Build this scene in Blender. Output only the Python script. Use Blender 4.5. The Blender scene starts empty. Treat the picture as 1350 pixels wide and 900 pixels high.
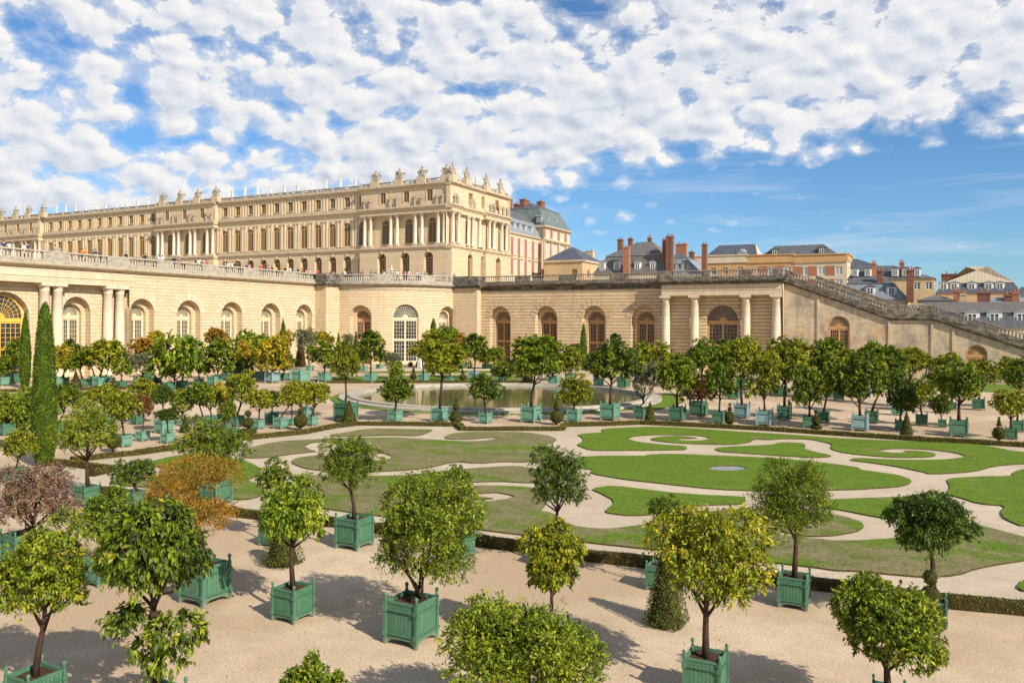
import bpy, math, random
import numpy as np
from mathutils import Vector, Matrix
from mathutils.geometry import tessellate_polygon
random.seed(7); rng=np.random.default_rng(7)
S=bpy.context.scene
COL=S.collection
PI=math.pi
# ---------------------------------------------------------------- camera model (H = 7.5 m above the garden)
F,YAW,ROLL,YH,H=1088.,.4825,.006,427.9,7.5
def ray(px,py):
    x=(px-675)/F;y=-(py-YH)/F
    c,s=math.cos(ROLL),math.sin(ROLL);x,y=c*x-s*y,s*x+c*y
    cy,sy=math.cos(YAW),math.sin(YAW)
    return (cy*x-sy, sy*x+cy, y)
def gnd(px,py,z=0.):
    d=ray(px,py);t=(z-H)/d[2];return (t*d[0],t*d[1],t)
def onX(px,py,X):
    d=ray(px,py);t=X/d[0];return (t*d[1],H+t*d[2])
def onY(px,py,Y):
    d=ray(px,py);t=Y/d[1];return (t*d[0],H+t*d[2])
RIGHT=(math.cos(YAW),math.sin(YAW))
# ---------------------------------------------------------------- objects
def tag(o,label=None,cat=None,group=None,kind=None):
    if label: o['label']=label
    if cat: o['category']=cat
    if group: o['group']=group
    if kind: o['kind']=kind
    return o
def empty(name,loc=(0,0,0),rz=0,label=None,cat=None,group=None):
    o=bpy.data.objects.new(name,None);COL.objects.link(o);o.location=loc;o.rotation_euler=(0,0,rz);o.empty_display_size=.3
    return tag(o,label,cat,group)
def link(name,me,parent=None,loc=(0,0,0),rz=0,scale=(1,1,1),mat=None):
    o=bpy.data.objects.new(name,me);COL.objects.link(o)
    if parent: o.parent=parent
    o.location=loc;o.rotation_euler=(0,0,rz);o.scale=scale
    if mat is not None:
        o.material_slots[0].link='OBJECT';o.material_slots[0].material=mat
    return o
class MB:
    def __init__(s): s.v=[];s.f=[];s.uv=[];s.mi=[];s.cur=0
    def face(s,pts,uv=None):
        i=len(s.v);s.v+= [tuple(p) for p in pts];s.f.append(tuple(range(i,i+len(pts))));s.uv.append(uv);s.mi.append(s.cur)
    def mesh(s,vs,fs):
        i=len(s.v);s.v+=[tuple(p) for p in vs]
        for f in fs: s.f.append(tuple(i+k for k in f));s.uv.append(None);s.mi.append(s.cur)
    def box(s,x0,x1,y0,y1,z0,z1):
        v=[(x0,y0,z0),(x1,y0,z0),(x1,y1,z0),(x0,y1,z0),(x0,y0,z1),(x1,y0,z1),(x1,y1,z1),(x0,y1,z1)]
        s.mesh(v,[(0,3,2,1),(4,5,6,7),(0,1,5,4),(1,2,6,5),(2,3,7,6),(3,0,4,7)])
    def frus(s,cx,cy,z0,z1,a0,b0,a1,b1):
        v=[(cx-a0,cy-b0,z0),(cx+a0,cy-b0,z0),(cx+a0,cy+b0,z0),(cx-a0,cy+b0,z0),(cx-a1,cy-b1,z1),(cx+a1,cy-b1,z1),(cx+a1,cy+b1,z1),(cx-a1,cy+b1,z1)]
        s.mesh(v,[(0,3,2,1),(4,5,6,7),(0,1,5,4),(1,2,6,5),(2,3,7,6),(3,0,4,7)])
    def lathe(s,prof,cx=0,cy=0,z=0,seg=12,sx=1,sy=1):
        vs=[];fs=[]
        for r,h in prof:
            for k in range(seg):
                a=2*PI*k/seg;vs.append((cx+r*math.cos(a)*sx,cy+r*math.sin(a)*sy,z+h))
        n=len(prof)
        for i in range(n-1):
            for k in range(seg):
                a=i*seg+k;b=i*seg+(k+1)%seg;fs.append((a,b,b+seg,a+seg))
        fs.append(tuple(range(seg))[::-1]);fs.append(tuple((n-1)*seg+k for k in range(seg)))
        s.mesh(vs,fs)
    def tube(s,pts,rad,seg=6):
        pts=[Vector(p) for p in pts];vs=[];fs=[]
        for i,p in enumerate(pts):
            d=(pts[min(i+1,len(pts)-1)]-pts[max(i-1,0)]).normalized()
            a=d.cross(Vector((0,0,1)) if abs(d.z)<.95 else Vector((1,0,0))).normalized();b=d.cross(a)
            r=rad[i] if hasattr(rad,'__len__') else rad
            for k in range(seg):
                t=2*PI*k/seg;vs.append(p+a*math.cos(t)*r+b*math.sin(t)*r)
        for i in range(len(pts)-1):
            for k in range(seg):
                a=i*seg+k;b=i*seg+(k+1)%seg;fs.append((a,b,b+seg,a+seg))
        fs.append(tuple(range(seg))[::-1]);fs.append(tuple((len(pts)-1)*seg+k for k in range(seg)))
        s.mesh(vs,fs)
    def prism(s,poly,z0,z1):
        n=len(poly);vs=[(x,y,z0) for x,y in poly]+[(x,y,z1) for x,y in poly]
        fs=[(i,(i+1)%n,n+(i+1)%n,n+i) for i in range(n)]
        s.mesh(vs,fs)
        for t in tessellate_polygon([[Vector((x,y,0)) for x,y in poly]]):
            s.mesh([vs[n+k] for k in t],[(0,1,2)]);s.mesh([vs[k] for k in t],[(2,1,0)])
    def blob(s,c,r,seg=8,rings=5,sc=(1,1,1),jit=0):
        vs=[];fs=[]
        for i in range(1,rings):
            a=PI*i/rings
            for k in range(seg):
                b=2*PI*k/seg;q=1+random.uniform(-jit,jit)
                vs.append((c[0]+r*sc[0]*q*math.sin(a)*math.cos(b),c[1]+r*sc[1]*q*math.sin(a)*math.sin(b),c[2]+r*sc[2]*math.cos(a)*q))
        t=len(vs);vs.append((c[0],c[1],c[2]+r*sc[2]));vs.append((c[0],c[1],c[2]-r*sc[2]))
        for i in range(rings-2):
            for k in range(seg):
                a=i*seg+k;b=i*seg+(k+1)%seg;fs.append((a,a+seg,b+seg,b))
        for k in range(seg):
            fs.append((t,k,(k+1)%seg));o=(rings-2)*seg;fs.append((t+1,o+(k+1)%seg,o+k))
        s.mesh(vs,fs)
    def me(s,name,mats,smooth=False):
        m=bpy.data.meshes.new(name);m.from_pydata(s.v,[],s.f)
        uvl=m.uv_layers.new(name='UVMap')
        data=np.zeros(len(m.loops)*2,dtype=np.float32);li=0
        for f,u in zip(s.f,s.uv):
            n=len(f)
            if u is None:
                a=Vector(s.v[f[0]]);b=Vector(s.v[f[1]]);c=Vector(s.v[f[2]]);nn=(b-a).cross(c-a)
                ax,ay,az=abs(nn.x),abs(nn.y),abs(nn.z)
                for k in f:
                    p=s.v[k]
                    if az>=ax and az>=ay: q=(p[0],p[1])
                    elif ax>ay: q=(p[1],p[2])
                    else: q=(p[0],p[2])
                    data[2*li]=q[0];data[2*li+1]=q[1];li+=1
            else:
                for q in u: data[2*li]=q[0];data[2*li+1]=q[1];li+=1
        uvl.data.foreach_set('uv',data)
        for x in (mats if isinstance(mats,(list,tuple)) else [mats]): m.materials.append(x)
        if isinstance(mats,(list,tuple)) and len(mats)>1: m.polygons.foreach_set('material_index',s.mi)
        if smooth: m.polygons.foreach_set('use_smooth',[True]*len(m.polygons))
        m.update();return m
    def build(s,name,mats,parent=None,smooth=False,**k):
        return link(name,s.me(name,mats,smooth),parent,**k)
# ---------------------------------------------------------------- materials
class NT:
    def __init__(s,name,rough=.8,spec=.3):
        s.m=bpy.data.materials.new(name);s.m.use_nodes=True;s.t=s.m.node_tree;s.n=s.t.nodes;s.l=s.t.links
        s.b=s.n['Principled BSDF'];s.out=s.n['Material Output'];s.b.inputs['Roughness'].default_value=rough
        s.b.inputs['Specular IOR Level'].default_value=spec
    def new(s,t,**k):
        n=s.n.new(t)
        for a,b in k.items(): setattr(n,a,b)
        return n
    def tc(s,out='Object'): return s.new('ShaderNodeTexCoord').outputs[out]
    def mapp(s,src,sc):
        n=s.new('ShaderNodeMapping');n.inputs['Scale'].default_value=sc;s.l.new(src,n.inputs[0]);return n.outputs[0]
    def noise(s,src,scale,detail=4,rough=.55,out='Fac',dist=0):
        n=s.new('ShaderNodeTexNoise');n.inputs['Scale'].default_value=scale;n.inputs['Detail'].default_value=detail
        n.inputs['Roughness'].default_value=rough;n.inputs['Distortion'].default_value=dist
        s.l.new(src,n.inputs['Vector']);return n.outputs[out]
    def ramp(s,fac,stops,interp='LINEAR'):
        n=s.new('ShaderNodeValToRGB');r=n.color_ramp;r.interpolation=interp
        while len(r.elements)<len(stops): r.elements.new(.5)
        for e,(p,c) in zip(r.elements,stops):
            e.position=p;e.color=(c[0],c[1],c[2],1) if hasattr(c,'__len__') else (c,c,c,1)
        s.l.new(fac,n.inputs[0]);return n.outputs[0]
    def mix(s,fac,a,b,blend='MIX'):
        n=s.new('ShaderNodeMix');n.data_type='RGBA';n.blend_type=blend
        for i,x in ((0,fac),(6,a),(7,b)):
            if isinstance(x,bpy.types.NodeSocket): s.l.new(x,n.inputs[i])
            elif i==0: n.inputs[0].default_value=x
            else: n.inputs[i].default_value=(x[0],x[1],x[2],1)
        return n.outputs[2]
    def math(s,op,a,b=0.,c=None,clamp=False):
        n=s.new('ShaderNodeMath');n.operation=op;n.use_clamp=clamp
        for i,x in enumerate((a,b,c)):
            if x is None: continue
            if isinstance(x,bpy.types.NodeSocket): s.l.new(x,n.inputs[i])
            else: n.inputs[i].default_value=x
        return n.outputs[0]
    def color(s,c):
        if isinstance(c,bpy.types.NodeSocket): s.l.new(c,s.b.inputs['Base Color'])
        else: s.b.inputs['Base Color'].default_value=(c[0],c[1],c[2],1)
    def bump(s,h,strength=.3,dist=.05):
        n=s.new('ShaderNodeBump');n.inputs['Strength'].default_value=strength;n.inputs['Distance'].default_value=dist
        s.l.new(h,n.inputs['Height']);s.l.new(n.outputs[0],s.b.inputs['Normal'])
def stone(name,c1,c2,mort,bw=1.5,bh=.52,ms=.03,stain=None,stain_lo=.55,stain_hi=.75,stain_scale=.22,bs=.9,drip=.0,blot=None):
    t=NT(name,.9,.15);uv=t.tc('UV')
    b=t.new('ShaderNodeTexBrick');b.inputs['Scale'].default_value=1;b.inputs['Brick Width'].default_value=bw
    b.inputs['Row Height'].default_value=bh;b.inputs['Mortar Size'].default_value=ms;b.inputs['Mortar Smooth'].default_value=.3
    b.inputs['Bias'].default_value=0
    b.inputs['Color1'].default_value=(*c1,1);b.inputs['Color2'].default_value=(*c2,1);b.inputs['Mortar'].default_value=(*mort,1)
    t.l.new(uv,b.inputs['Vector'])
    n=t.noise(uv,.6,6,.65);c=t.mix(t.ramp(n,[(.3,0.),(.75,.55)]),b.outputs[0],tuple(x*.72 for x in c2))
    f=t.noise(uv,6,4,.6);c=t.mix(t.ramp(f,[(.35,.3),(.7,0.)]),c,tuple(x*.78 for x in c1))
    if stain:
        g=t.noise(t.mapp(uv,(1,.6,1)),stain_scale*4,7,.68);c=t.mix(t.ramp(g,[(stain_lo,0.),(stain_hi,.9)]),c,stain)
    if blot:
        g=t.noise(uv,.26,6,.7);c=t.mix(t.ramp(g,[(.54,0.),(.64,.75)]),c,blot)
        g=t.noise(t.mapp(uv,(.5,1.4,1)),1.3,6,.75);c=t.mix(t.ramp(g,[(.5,0.),(.66,.55)]),c,tuple(x*.45 for x in c2))
    if drip:
        g=t.noise(t.mapp(uv,(1.6,.12,1)),1.0,5,.6);c=t.mix(t.ramp(g,[(.5,0.),(.75,drip)]),c,tuple(x*.5 for x in c2))
    t.color(c)
    h=t.math('SUBTRACT',t.math('MULTIPLY',f,.25),b.outputs[1]);t.bump(h,bs,.05)
    return t.m
def plain(name,c,rough=.8,var=.25,scale=3,spec=.3,bump=0,metal=0,c2=None):
    t=NT(name,rough,spec);o=t.tc('Object')
    n=t.noise(o,scale,5,.6)
    t.color(t.mix(t.ramp(n,[(.3,0.),(.7,1.)]),c,c2 if c2 else tuple(x*(1-var) for x in c)))
    t.b.inputs['Metallic'].default_value=metal
    if bump: t.bump(t.noise(o,scale*6,4),bump,.02)
    return t.m
def weathered(name,base,dark,lo=.42,hi=.62,sc=1.2):
    t=NT(name,.95,.1);o=t.tc('Object');n=t.noise(t.mapp(o,(1,1,1.6)),sc,8,.72)
    c=t.mix(t.ramp(n,[(lo,0.),(hi,1.)]),base,dark)
    m=t.noise(o,9,4,.6);c=t.mix(t.ramp(m,[(.35,.45),(.65,0.)]),c,tuple(x*.55 for x in base));t.color(c);t.bump(m,.5,.03);return t.m
def roofmat(name,c,c2,ribs=None,rough=.6):
    t=NT(name,rough,.35);uv=t.tc('UV')
    n=t.noise(t.mapp(uv,(1.5,.25,1)),1.2,6,.65);cc=t.mix(t.ramp(n,[(.35,0.),(.7,1.)]),c,c2)
    if ribs:
        w=t.new('ShaderNodeTexWave');w.wave_type='BANDS';w.bands_direction='X';w.inputs['Scale'].default_value=ribs;t.l.new(uv,w.inputs[0])
        cc=t.mix(t.ramp(w.outputs[1],[(.0,.5),(.12,0.)]),cc,tuple(x*.5 for x in c2))
    else:
        b=t.new('ShaderNodeTexBrick');b.inputs['Scale'].default_value=1;b.inputs['Brick Width'].default_value=.35;b.inputs['Row Height'].default_value=.22
        b.inputs['Color1'].default_value=(1,1,1,1);b.inputs['Color2'].default_value=(.72,.74,.78,1);b.inputs['Mortar'].default_value=(.5,.5,.5,1);b.inputs['Mortar Size'].default_value=.02
        t.l.new(uv,b.inputs[0]);cc=t.mix(.8,cc,b.outputs[0],'MULTIPLY')
    t.color(cc);return t.m
M={}
M['wall_left']=stone('limestone_cream',(.72,.565,.37),(.65,.49,.30),(.36,.22,.11),1.5,.50,.02,(.50,.35,.19),.6,.85,drip=.2)
M['wall_right']=stone('limestone_rusticated',(.75,.575,.36),(.66,.485,.29),(.20,.115,.06),60.,.58,.07,(.40,.27,.16),.56,.78,drip=.4,bs=1.,blot=(.52,.34,.18))
M['wall_stair']=stone('limestone_stained',(.66,.53,.36),(.57,.45,.30),(.34,.25,.16),1.6,.50,.012,(.26,.215,.17),.46,.64,.13,drip=.6,bs=.5,blot=(.58,.36,.17))
M['frieze']=stone('limestone_frieze',(.71,.59,.42),(.64,.49,.31),(.38,.28,.18),2.2,1.1,.015,(.45,.34,.22),.62,.85,bs=.4,drip=.35)
M['column']=plain('column_limestone',(.69,.58,.42),.9,.22,1.3,.15,.3)
M['parapet']=weathered('parapet_stone',(.47,.41,.32),(.17,.15,.125),.46,.68)
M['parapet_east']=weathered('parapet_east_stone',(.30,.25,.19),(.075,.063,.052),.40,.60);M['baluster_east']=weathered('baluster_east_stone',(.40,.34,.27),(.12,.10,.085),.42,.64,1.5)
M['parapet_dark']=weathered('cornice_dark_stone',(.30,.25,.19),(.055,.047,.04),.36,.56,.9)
M['parapet_light']=weathered('parapet_pale_stone',(.52,.46,.36),(.2,.175,.14),.5,.7)
M['palace']=stone('palace_stone',(.72,.565,.37),(.65,.49,.30),(.42,.28,.15),1.4,.6,.02,(.44,.32,.2),.62,.9,bs=.4,drip=.3)
M['palace_rust']=stone('palace_rusticated',(.72,.565,.37),(.65,.49,.30),(.40,.27,.15),60,.6,.05,(.44,.32,.2),.66,.9,bs=.8,drip=.2)
M['trim']=plain('palace_trim',(.60,.47,.31),.9,.3,1.2,.15,.2)
M['palecol']=plain('palace_column_pale',(.72,.62,.47),.85,.15,1.5,.15,.1)
M['statue']=weathered('statue_stone',(.5,.42,.31),(.16,.135,.11),.42,.66,2.2)
M['statue_pale']=plain('statue_pale_marble',(.72,.68,.6),.8,.25,3,.2)
M['lead']=plain('lead_roof',(.30,.31,.33),.7,.3,.6)
M['gilt_frame']=plain('window_wood_ochre',(.52,.30,.09),.6,.3,2)
M['frame_orange']=plain('door_wood_orange_brown',(.56,.31,.135),.6,.25,1.2)
M['frame_cream']=plain('door_paint_cream',(.66,.56,.36),.6,.15,1.2)
M['frame_yellow']=plain('door_paint_yellow',(.75,.46,.08),.55,.15,1.2)
M['frame_white']=plain('window_paint_white',(.72,.72,.70),.6,.1,1.2)
t=NT('window_glass',.12,.6);t.color(t.mix(t.ramp(t.noise(t.tc('Object'),1.3,2),[(.4,0.),(.6,1.)]),(.02,.025,.03),(.07,.065,.055)));M['glass']=t.m
t=NT('pale_blind_glass',.3,.5);t.color((.42,.42,.40));M['blind']=t.m
M['brick']=stone('red_brick',(.42,.175,.105),(.35,.135,.08),(.42,.26,.17),.45,.16,.02,(.3,.1,.05),.6,.8,bs=.3)
M['chimney']=stone('chimney_brick',(.27,.115,.075),(.17,.07,.045),(.30,.17,.12),.45,.16,.03,(.16,.06,.04),.5,.72,bs=.3)
M['plaster']=plain('plaster_ochre',(.56,.40,.22),.9,.2,.5)
M['plaster_orange']=plain('plaster_orange',(.55,.33,.15),.9,.2,.5)
M['plaster_cream']=plain('plaster_cream',(.60,.50,.35),.9,.15,.5)
M['slate']=roofmat('slate_roof',(.105,.105,.115),(.17,.165,.165))
M['slate_blue']=roofmat('slate_blue_roof',(.08,.09,.12),(.13,.14,.165))
M['slate_brown']=roofmat('slate_brown_roof',(.14,.125,.115),(.22,.19,.165))
M['zinc']=roofmat('zinc_roof',(.27,.30,.32),(.18,.20,.21),.6,.45)
M['copper']=roofmat('verdigris_roof',(.17,.21,.19),(.10,.12,.12),.6,.6)
M['sheet_beige']=roofmat('beige_sheet_roof',(.52,.42,.28),(.42,.34,.24),.42,.6)
def paint(name,a,b_,worn):
    t=NT(name,.65,.25);o=t.tc('Object');n=t.noise(o,4,5,.6);oi=t.new('ShaderNodeObjectInfo')
    c=t.mix(t.ramp(n,[(.3,0.),(.7,1.)]),a,b_)
    c=t.mix(t.math('MULTIPLY',oi.outputs['Random'],.45),c,worn)
    st=t.noise(t.mapp(o,(14,14,1.2)),1.6,5,.7);c=t.mix(t.ramp(st,[(.5,0.),(.68,.5)]),c,worn)
    sp=t.new('ShaderNodeSeparateXYZ');t.l.new(o,sp.inputs[0])
    low=t.math('MULTIPLY',t.ramp(sp.outputs[2],[(.03,1.),(.30,0.)]),t.ramp(t.noise(o,9,5,.7),[(.35,0.),(.6,1.)]))
    c=t.mix(t.math('MULTIPLY',low,.75),c,(.30,.27,.20));t.color(c);t.bump(t.noise(o,30,4),.15,.02);return t.m
M['planter']=paint('planter_green_paint',(.070,.180,.098),(.045,.130,.068),(.14,.25,.16))
M['planter_worn']=paint('planter_green_worn',(.15,.32,.22),(.09,.225,.15),(.22,.36,.28))
M['planter_blue']=paint('planter_pale_blue',(.24,.36,.37),(.14,.26,.24),(.34,.42,.42))
M['iron']=plain('planter_iron_bar',(.075,.18,.105),.45,.3,6,.5)
M['soil']=plain('potting_soil',(.10,.055,.035),1,.5,14,.1,.8)
M['bark']=plain('bark_brown',(.085,.050,.035),.95,.4,8,.1,.6)
M['bark_grey']=plain('bark_grey',(.16,.12,.09),.95,.4,8,.1,.6)
M['antenna']=plain('antenna_metal',(.35,.35,.36),.4,.1,3)
def leafmat(name,stops,trans=.27,rough=.5):
    t=NT(name,rough,.35);a=t.new('ShaderNodeAttribute');a.attribute_name='tint'
    oi=t.new('ShaderNodeObjectInfo')
    f=t.math('ADD',a.outputs['Fac'],t.math('MULTIPLY',t.math('SUBTRACT',oi.outputs['Random'],.5),.16))
    c=t.ramp(f,stops);t.color(c)
    tr=t.new('ShaderNodeBsdfTranslucent');t.l.new(t.mix(.5,c,(.9,1.,.35),'MULTIPLY'),tr.inputs[0])
    mx=t.new('ShaderNodeMixShader');mx.inputs[0].default_value=trans
    t.l.new(t.b.outputs[0],mx.inputs[1]);t.l.new(tr.outputs[0],mx.inputs[2]);t.l.new(mx.outputs[0],t.out.inputs[0]);return t.m
M['leaf_g']=leafmat('leaf_green',[(.08,(.035,.055,.005)),(.42,(.135,.195,.010)),(.7,(.30,.345,.016)),(1.,(.52,.43,.04))])
M['leaf_d']=leafmat('leaf_dark_green',[(.08,(.02,.04,.005)),(.45,(.075,.135,.009)),(.8,(.21,.245,.02)),(1.,(.34,.33,.04))])
M['leaf_b']=leafmat('leaf_bright_green',[(.08,(.04,.07,.005)),(.42,(.16,.25,.010)),(.7,(.38,.41,.024)),(1.,(.58,.54,.07))])
M['leaf_y']=leafmat('leaf_yellow_green',[(.08,(.055,.07,.005)),(.42,(.225,.265,.010)),(.7,(.46,.42,.022)),(1.,(.68,.52,.04))])
M['leaf_gold']=leafmat('leaf_golden',[(.05,(.16,.17,.01)),(.4,(.42,.34,.018)),(.75,(.62,.42,.02)),(1.,(.70,.38,.02))])
M['leaf_orange']=leafmat('leaf_autumn_orange',[(.05,(.10,.10,.012)),(.3,(.26,.19,.02)),(.5,(.46,.22,.02)),(.8,(.60,.27,.018)),(1.,(.62,.38,.03))])
M['leaf_rust']=leafmat('leaf_rust_brown',[(.05,(.10,.05,.02)),(.4,(.2,.09,.03)),(.75,(.3,.13,.04)),(1.,(.16,.16,.03))])
M['leaf_olive']=leafmat('leaf_olive_grey',[(.05,(.08,.095,.04)),(.4,(.17,.19,.08)),(.75,(.27,.29,.14)),(1.,(.36,.34,.18))])
M['twig']=leafmat('twig_pink_brown',[(.05,(.09,.05,.03)),(.4,(.20,.115,.07)),(.8,(.30,.185,.11)),(1.,(.28,.24,.07))],.1,.9)
M['box']=leafmat('clipped_box_leaf',[(.05,(.03,.045,.004)),(.5,(.095,.13,.009)),(1.,(.20,.22,.018))],.2)
M['box_brown']=leafmat('clipped_box_brown',[(.05,(.06,.045,.012)),(.5,(.12,.085,.022)),(1.,(.2,.15,.03))],.2)
M['cypress']=leafmat('cypress_leaf',[(.05,(.045,.08,.004)),(.5,(.15,.215,.010)),(1.,(.30,.33,.018))],.3)
M['fruit']=plain('orange_fruit',(.8,.25,.02),.5,.1,5)
# ---------------------------------------------------------------- foliage
def leafmesh(name,P,A,N,L,W,tint,core=None):
    n=len(P);A=A/np.linalg.norm(A,axis=1,keepdims=True)
    Sd=np.cross(A,N);Sd/=np.linalg.norm(Sd,axis=1,keepdims=True)+1e-9
    Nn=np.cross(Sd,A)
    L=L[:,None];W=W[:,None]
    v=np.empty((n,4,3),dtype=np.float32)
    v[:,0]=P;v[:,1]=P+A*L*.45+Sd*W*.5+Nn*W*.18;v[:,2]=P+A*L-Nn*L*.12;v[:,3]=P+A*L*.45-Sd*W*.5+Nn*W*.18
    V=v.reshape(-1,3);b=np.arange(n)*4
    Fc=np.empty((n,2,3),dtype=np.int32);Fc[:,0]=np.stack([b,b+1,b+2],1);Fc[:,1]=np.stack([b,b+2,b+3],1)
    Fc=Fc.reshape(-1,3);T=np.repeat(tint,2)
    m=bpy.data.meshes.new(name);m.vertices.add(len(V));m.vertices.foreach_set('co',V.ravel())
    m.loops.add(Fc.size);m.loops.foreach_set('vertex_index',Fc.ravel())
    m.polygons.add(len(Fc));m.polygons.foreach_set('loop_start',np.arange(len(Fc))*3)
    a=m.attributes.new('tint','FLOAT','FACE');a.data.foreach_set('value',np.clip(T,0.02,1).astype(np.float32))
    m.materials.append(None);m.update(calc_edges=True);return m
def unit(n):
    d=rng.normal(size=(n,3));return d/np.linalg.norm(d,axis=1,keepdims=True)
def crown(name,lobes,n,L,W=None,per=16,sig=.11,inner=.14,droop=.35,shell=.16,tmean=.42,tvar=.16,flat=.0):
    """leaf clumps spread over and through a union of ellipsoids (cx,cy,cz,rx,ry,rz)"""
    W=W or L*.48;lo=np.array(lobes,float);ar=(lo[:,3]*lo[:,5])**1.1;pr=ar/ar.sum()
    nc=max(8,n//per);k=rng.choice(len(lo),nc,p=pr);d=unit(nc);d[:,2]=np.where(d[:,2]<-.75,-d[:,2],d[:,2])
    rr=1-np.abs(rng.normal(size=nc))*shell;rr=np.where(rng.random(nc)<inner,rng.random(nc)*.8+.1,rr);rr=np.where(rng.random(nc)<.05,rng.uniform(1.05,1.3,nc),rr)
    R=lo[k,3:6];C=lo[k,:3]+d*R*rr[:,None]
    ct=rng.normal(tmean,tvar,nc)+rng.normal(0,.06,len(lo))[k]
    ii=np.repeat(np.arange(nc),per);m=len(ii)
    mr=float(np.mean(lo[:,3:6]))
    sh=d*.8+unit(nc)*.75+np.array([0,0,.15-droop*.55]);sh/=np.linalg.norm(sh,axis=1,keepdims=True)
    tt=rng.random((m,1));sl=(rng.uniform(.5,1.5,nc)*sig*2.6*mr)[ii][:,None]
    off=rng.normal(size=(m,3))*sig*mr*.55+sh[ii]*(tt-.35)*sl;off[:,2]-=(tt[:,0]**2)*sl[:,0]*droop*.5;P=C[ii]+off
    out=sh[ii]*.75+d[ii]*.2+unit(m)*.8;out[:,2]-=droop*(.5+tt[:,0])
    A=out;N=unit(m)*.7+d[ii]*.4+np.array([0,0,.6])
    lv=rng.uniform(.45,1.25,m);LL=L*lv;WW=W*lv*rng.uniform(.8,1.15,m)
    tint=ct[ii]+rng.normal(0,.13,m)
    return leafmesh(name,P,A,N,LL,WW,tint)
def lobes_for(rx,rz,seed,k=6,a=.42,main=.78):
    r=random.Random(seed);out=[(0,0,0,rx*main*.93,rx*main*.93,rz*main*.93)]
    for i in range(k+2):
        t=2*PI*(i*2.4+r.random()*.9)/k;e=r.uniform(-.75,1.15)
        q=r.uniform(.48,.74);s=r.uniform(a*.62,a*1.15)
        out.append((math.cos(t)*math.cos(e)*rx*q,math.sin(t)*math.cos(e)*rx*q,math.sin(e)*rz*q*1.05,rx*s,rx*s,rz*s*.95))
    return out
def topiary_mesh(name,parts,dens,L,tmean=.4,square=False):
    """parts: list of radius profiles [(z,r),...]; leaves clipped close to the surface"""
    Ps=[];As=[];Ns=[]
    for prof in parts:
        z=np.array([p[0] for p in prof]);r=np.array([p[1] for p in prof])
        seg=np.hypot(np.diff(z),np.diff(r))*(r[:-1]+r[1:]+.02);area=PI*seg.sum();n=int(area*dens)
        k=rng.choice(len(seg),n,p=seg/seg.sum());t=rng.random(n)
        zz=z[k]+(z[k+1]-z[k])*t;q=r[k]+(r[k+1]-r[k])*t;th=rng.random(n)*2*PI
        nr=(z[k+1]-z[k]);nz=-(r[k+1]-r[k]);nl=np.hypot(nr,nz)+1e-9;nr=nr/nl;nz=nz/nl
        bumpy=1+.025*np.sin(th*5+zz*4)*np.sin(th*3-zz*9)+rng.normal(0,.014,n)+np.where(rng.random(n)<.012,.05,0)
        q=q*bumpy
        if square: q=q*np.minimum(.86/np.maximum(np.abs(np.cos(th)),np.abs(np.sin(th))),1.14)
        Ps.append(np.stack([q*np.cos(th),q*np.sin(th),zz],1));nn=np.stack([nr*np.cos(th),nr*np.sin(th),nz],1)
        Ns.append(nn);As.append(unit(n)*.9+nn*.25+np.array([0,0,.3]))
    P=np.concatenate(Ps);A=np.concatenate(As);N=np.concatenate(Ns)+unit(len(P))*.35
    n=len(P);tint=rng.normal(tmean,.15,n)+.17*np.sin(P[:,0]*6+P[:,1]*4)*np.sin(P[:,2]*5+P[:,1]*3)
    return leafmesh(name,P-N*L*.2,A,N,L*rng.uniform(.7,1.3,n),L*.6*rng.uniform(.7,1.2,n),tint)
def core_mesh(name,parts,mat,k=.95,seg=20):
    b=MB()
    for prof in parts:
        b.lathe([(max(r*k,.004),z) for z,r in prof],seg=seg)
    return b.me(name,mat,True)
SUN_E,SKY_S,EXPO,CLOUD_B=4.9,.085,.32,9.0
# ---------------------------------------------------------------- wall building in (s, z, depth) coordinates
class Map:
    def __init__(s,kind,*a): s.k=kind;s.a=a
    def p(s,u,z,d=0):
        if s.k=='Y': return (u,s.a[0]+d,z)            # faces -Y, right hand = +X
        if s.k=='X': return (s.a[0]-d,u,z)            # faces +X, right hand = +Y
        cx,cy,R=s.a;f=u/R;return (cx+(R-d)*math.sin(f),cy-(R-d)*math.cos(f),z)
    def rz(s,u): return 0 if s.k=='Y' else PI/2 if s.k=='X' else u/s.a[2]
    def cuts(s,u0,u1):
        if s.k!='C': return [u0,u1]
        n=max(1,int(abs(u1-u0)/1.0));return [u0+(u1-u0)*i/n for i in range(n+1)]
def rect(b,m,u0,u1,z0,z1,d=0,flip=False):
    c=m.cuts(u0,u1)
    for a,e in zip(c[:-1],c[1:]):
        q=[(a,z0),(e,z0),(e,z1),(a,z1)]
        if flip: q=q[::-1]
        b.face([m.p(x,z,d) for x,z in q],q)
def arcpts(c,w,zt,n=12):
    r=w/2;return [(c-r*math.cos(PI*i/n),zt-r+r*math.sin(PI*i/n)) for i in range(n+1)]
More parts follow.
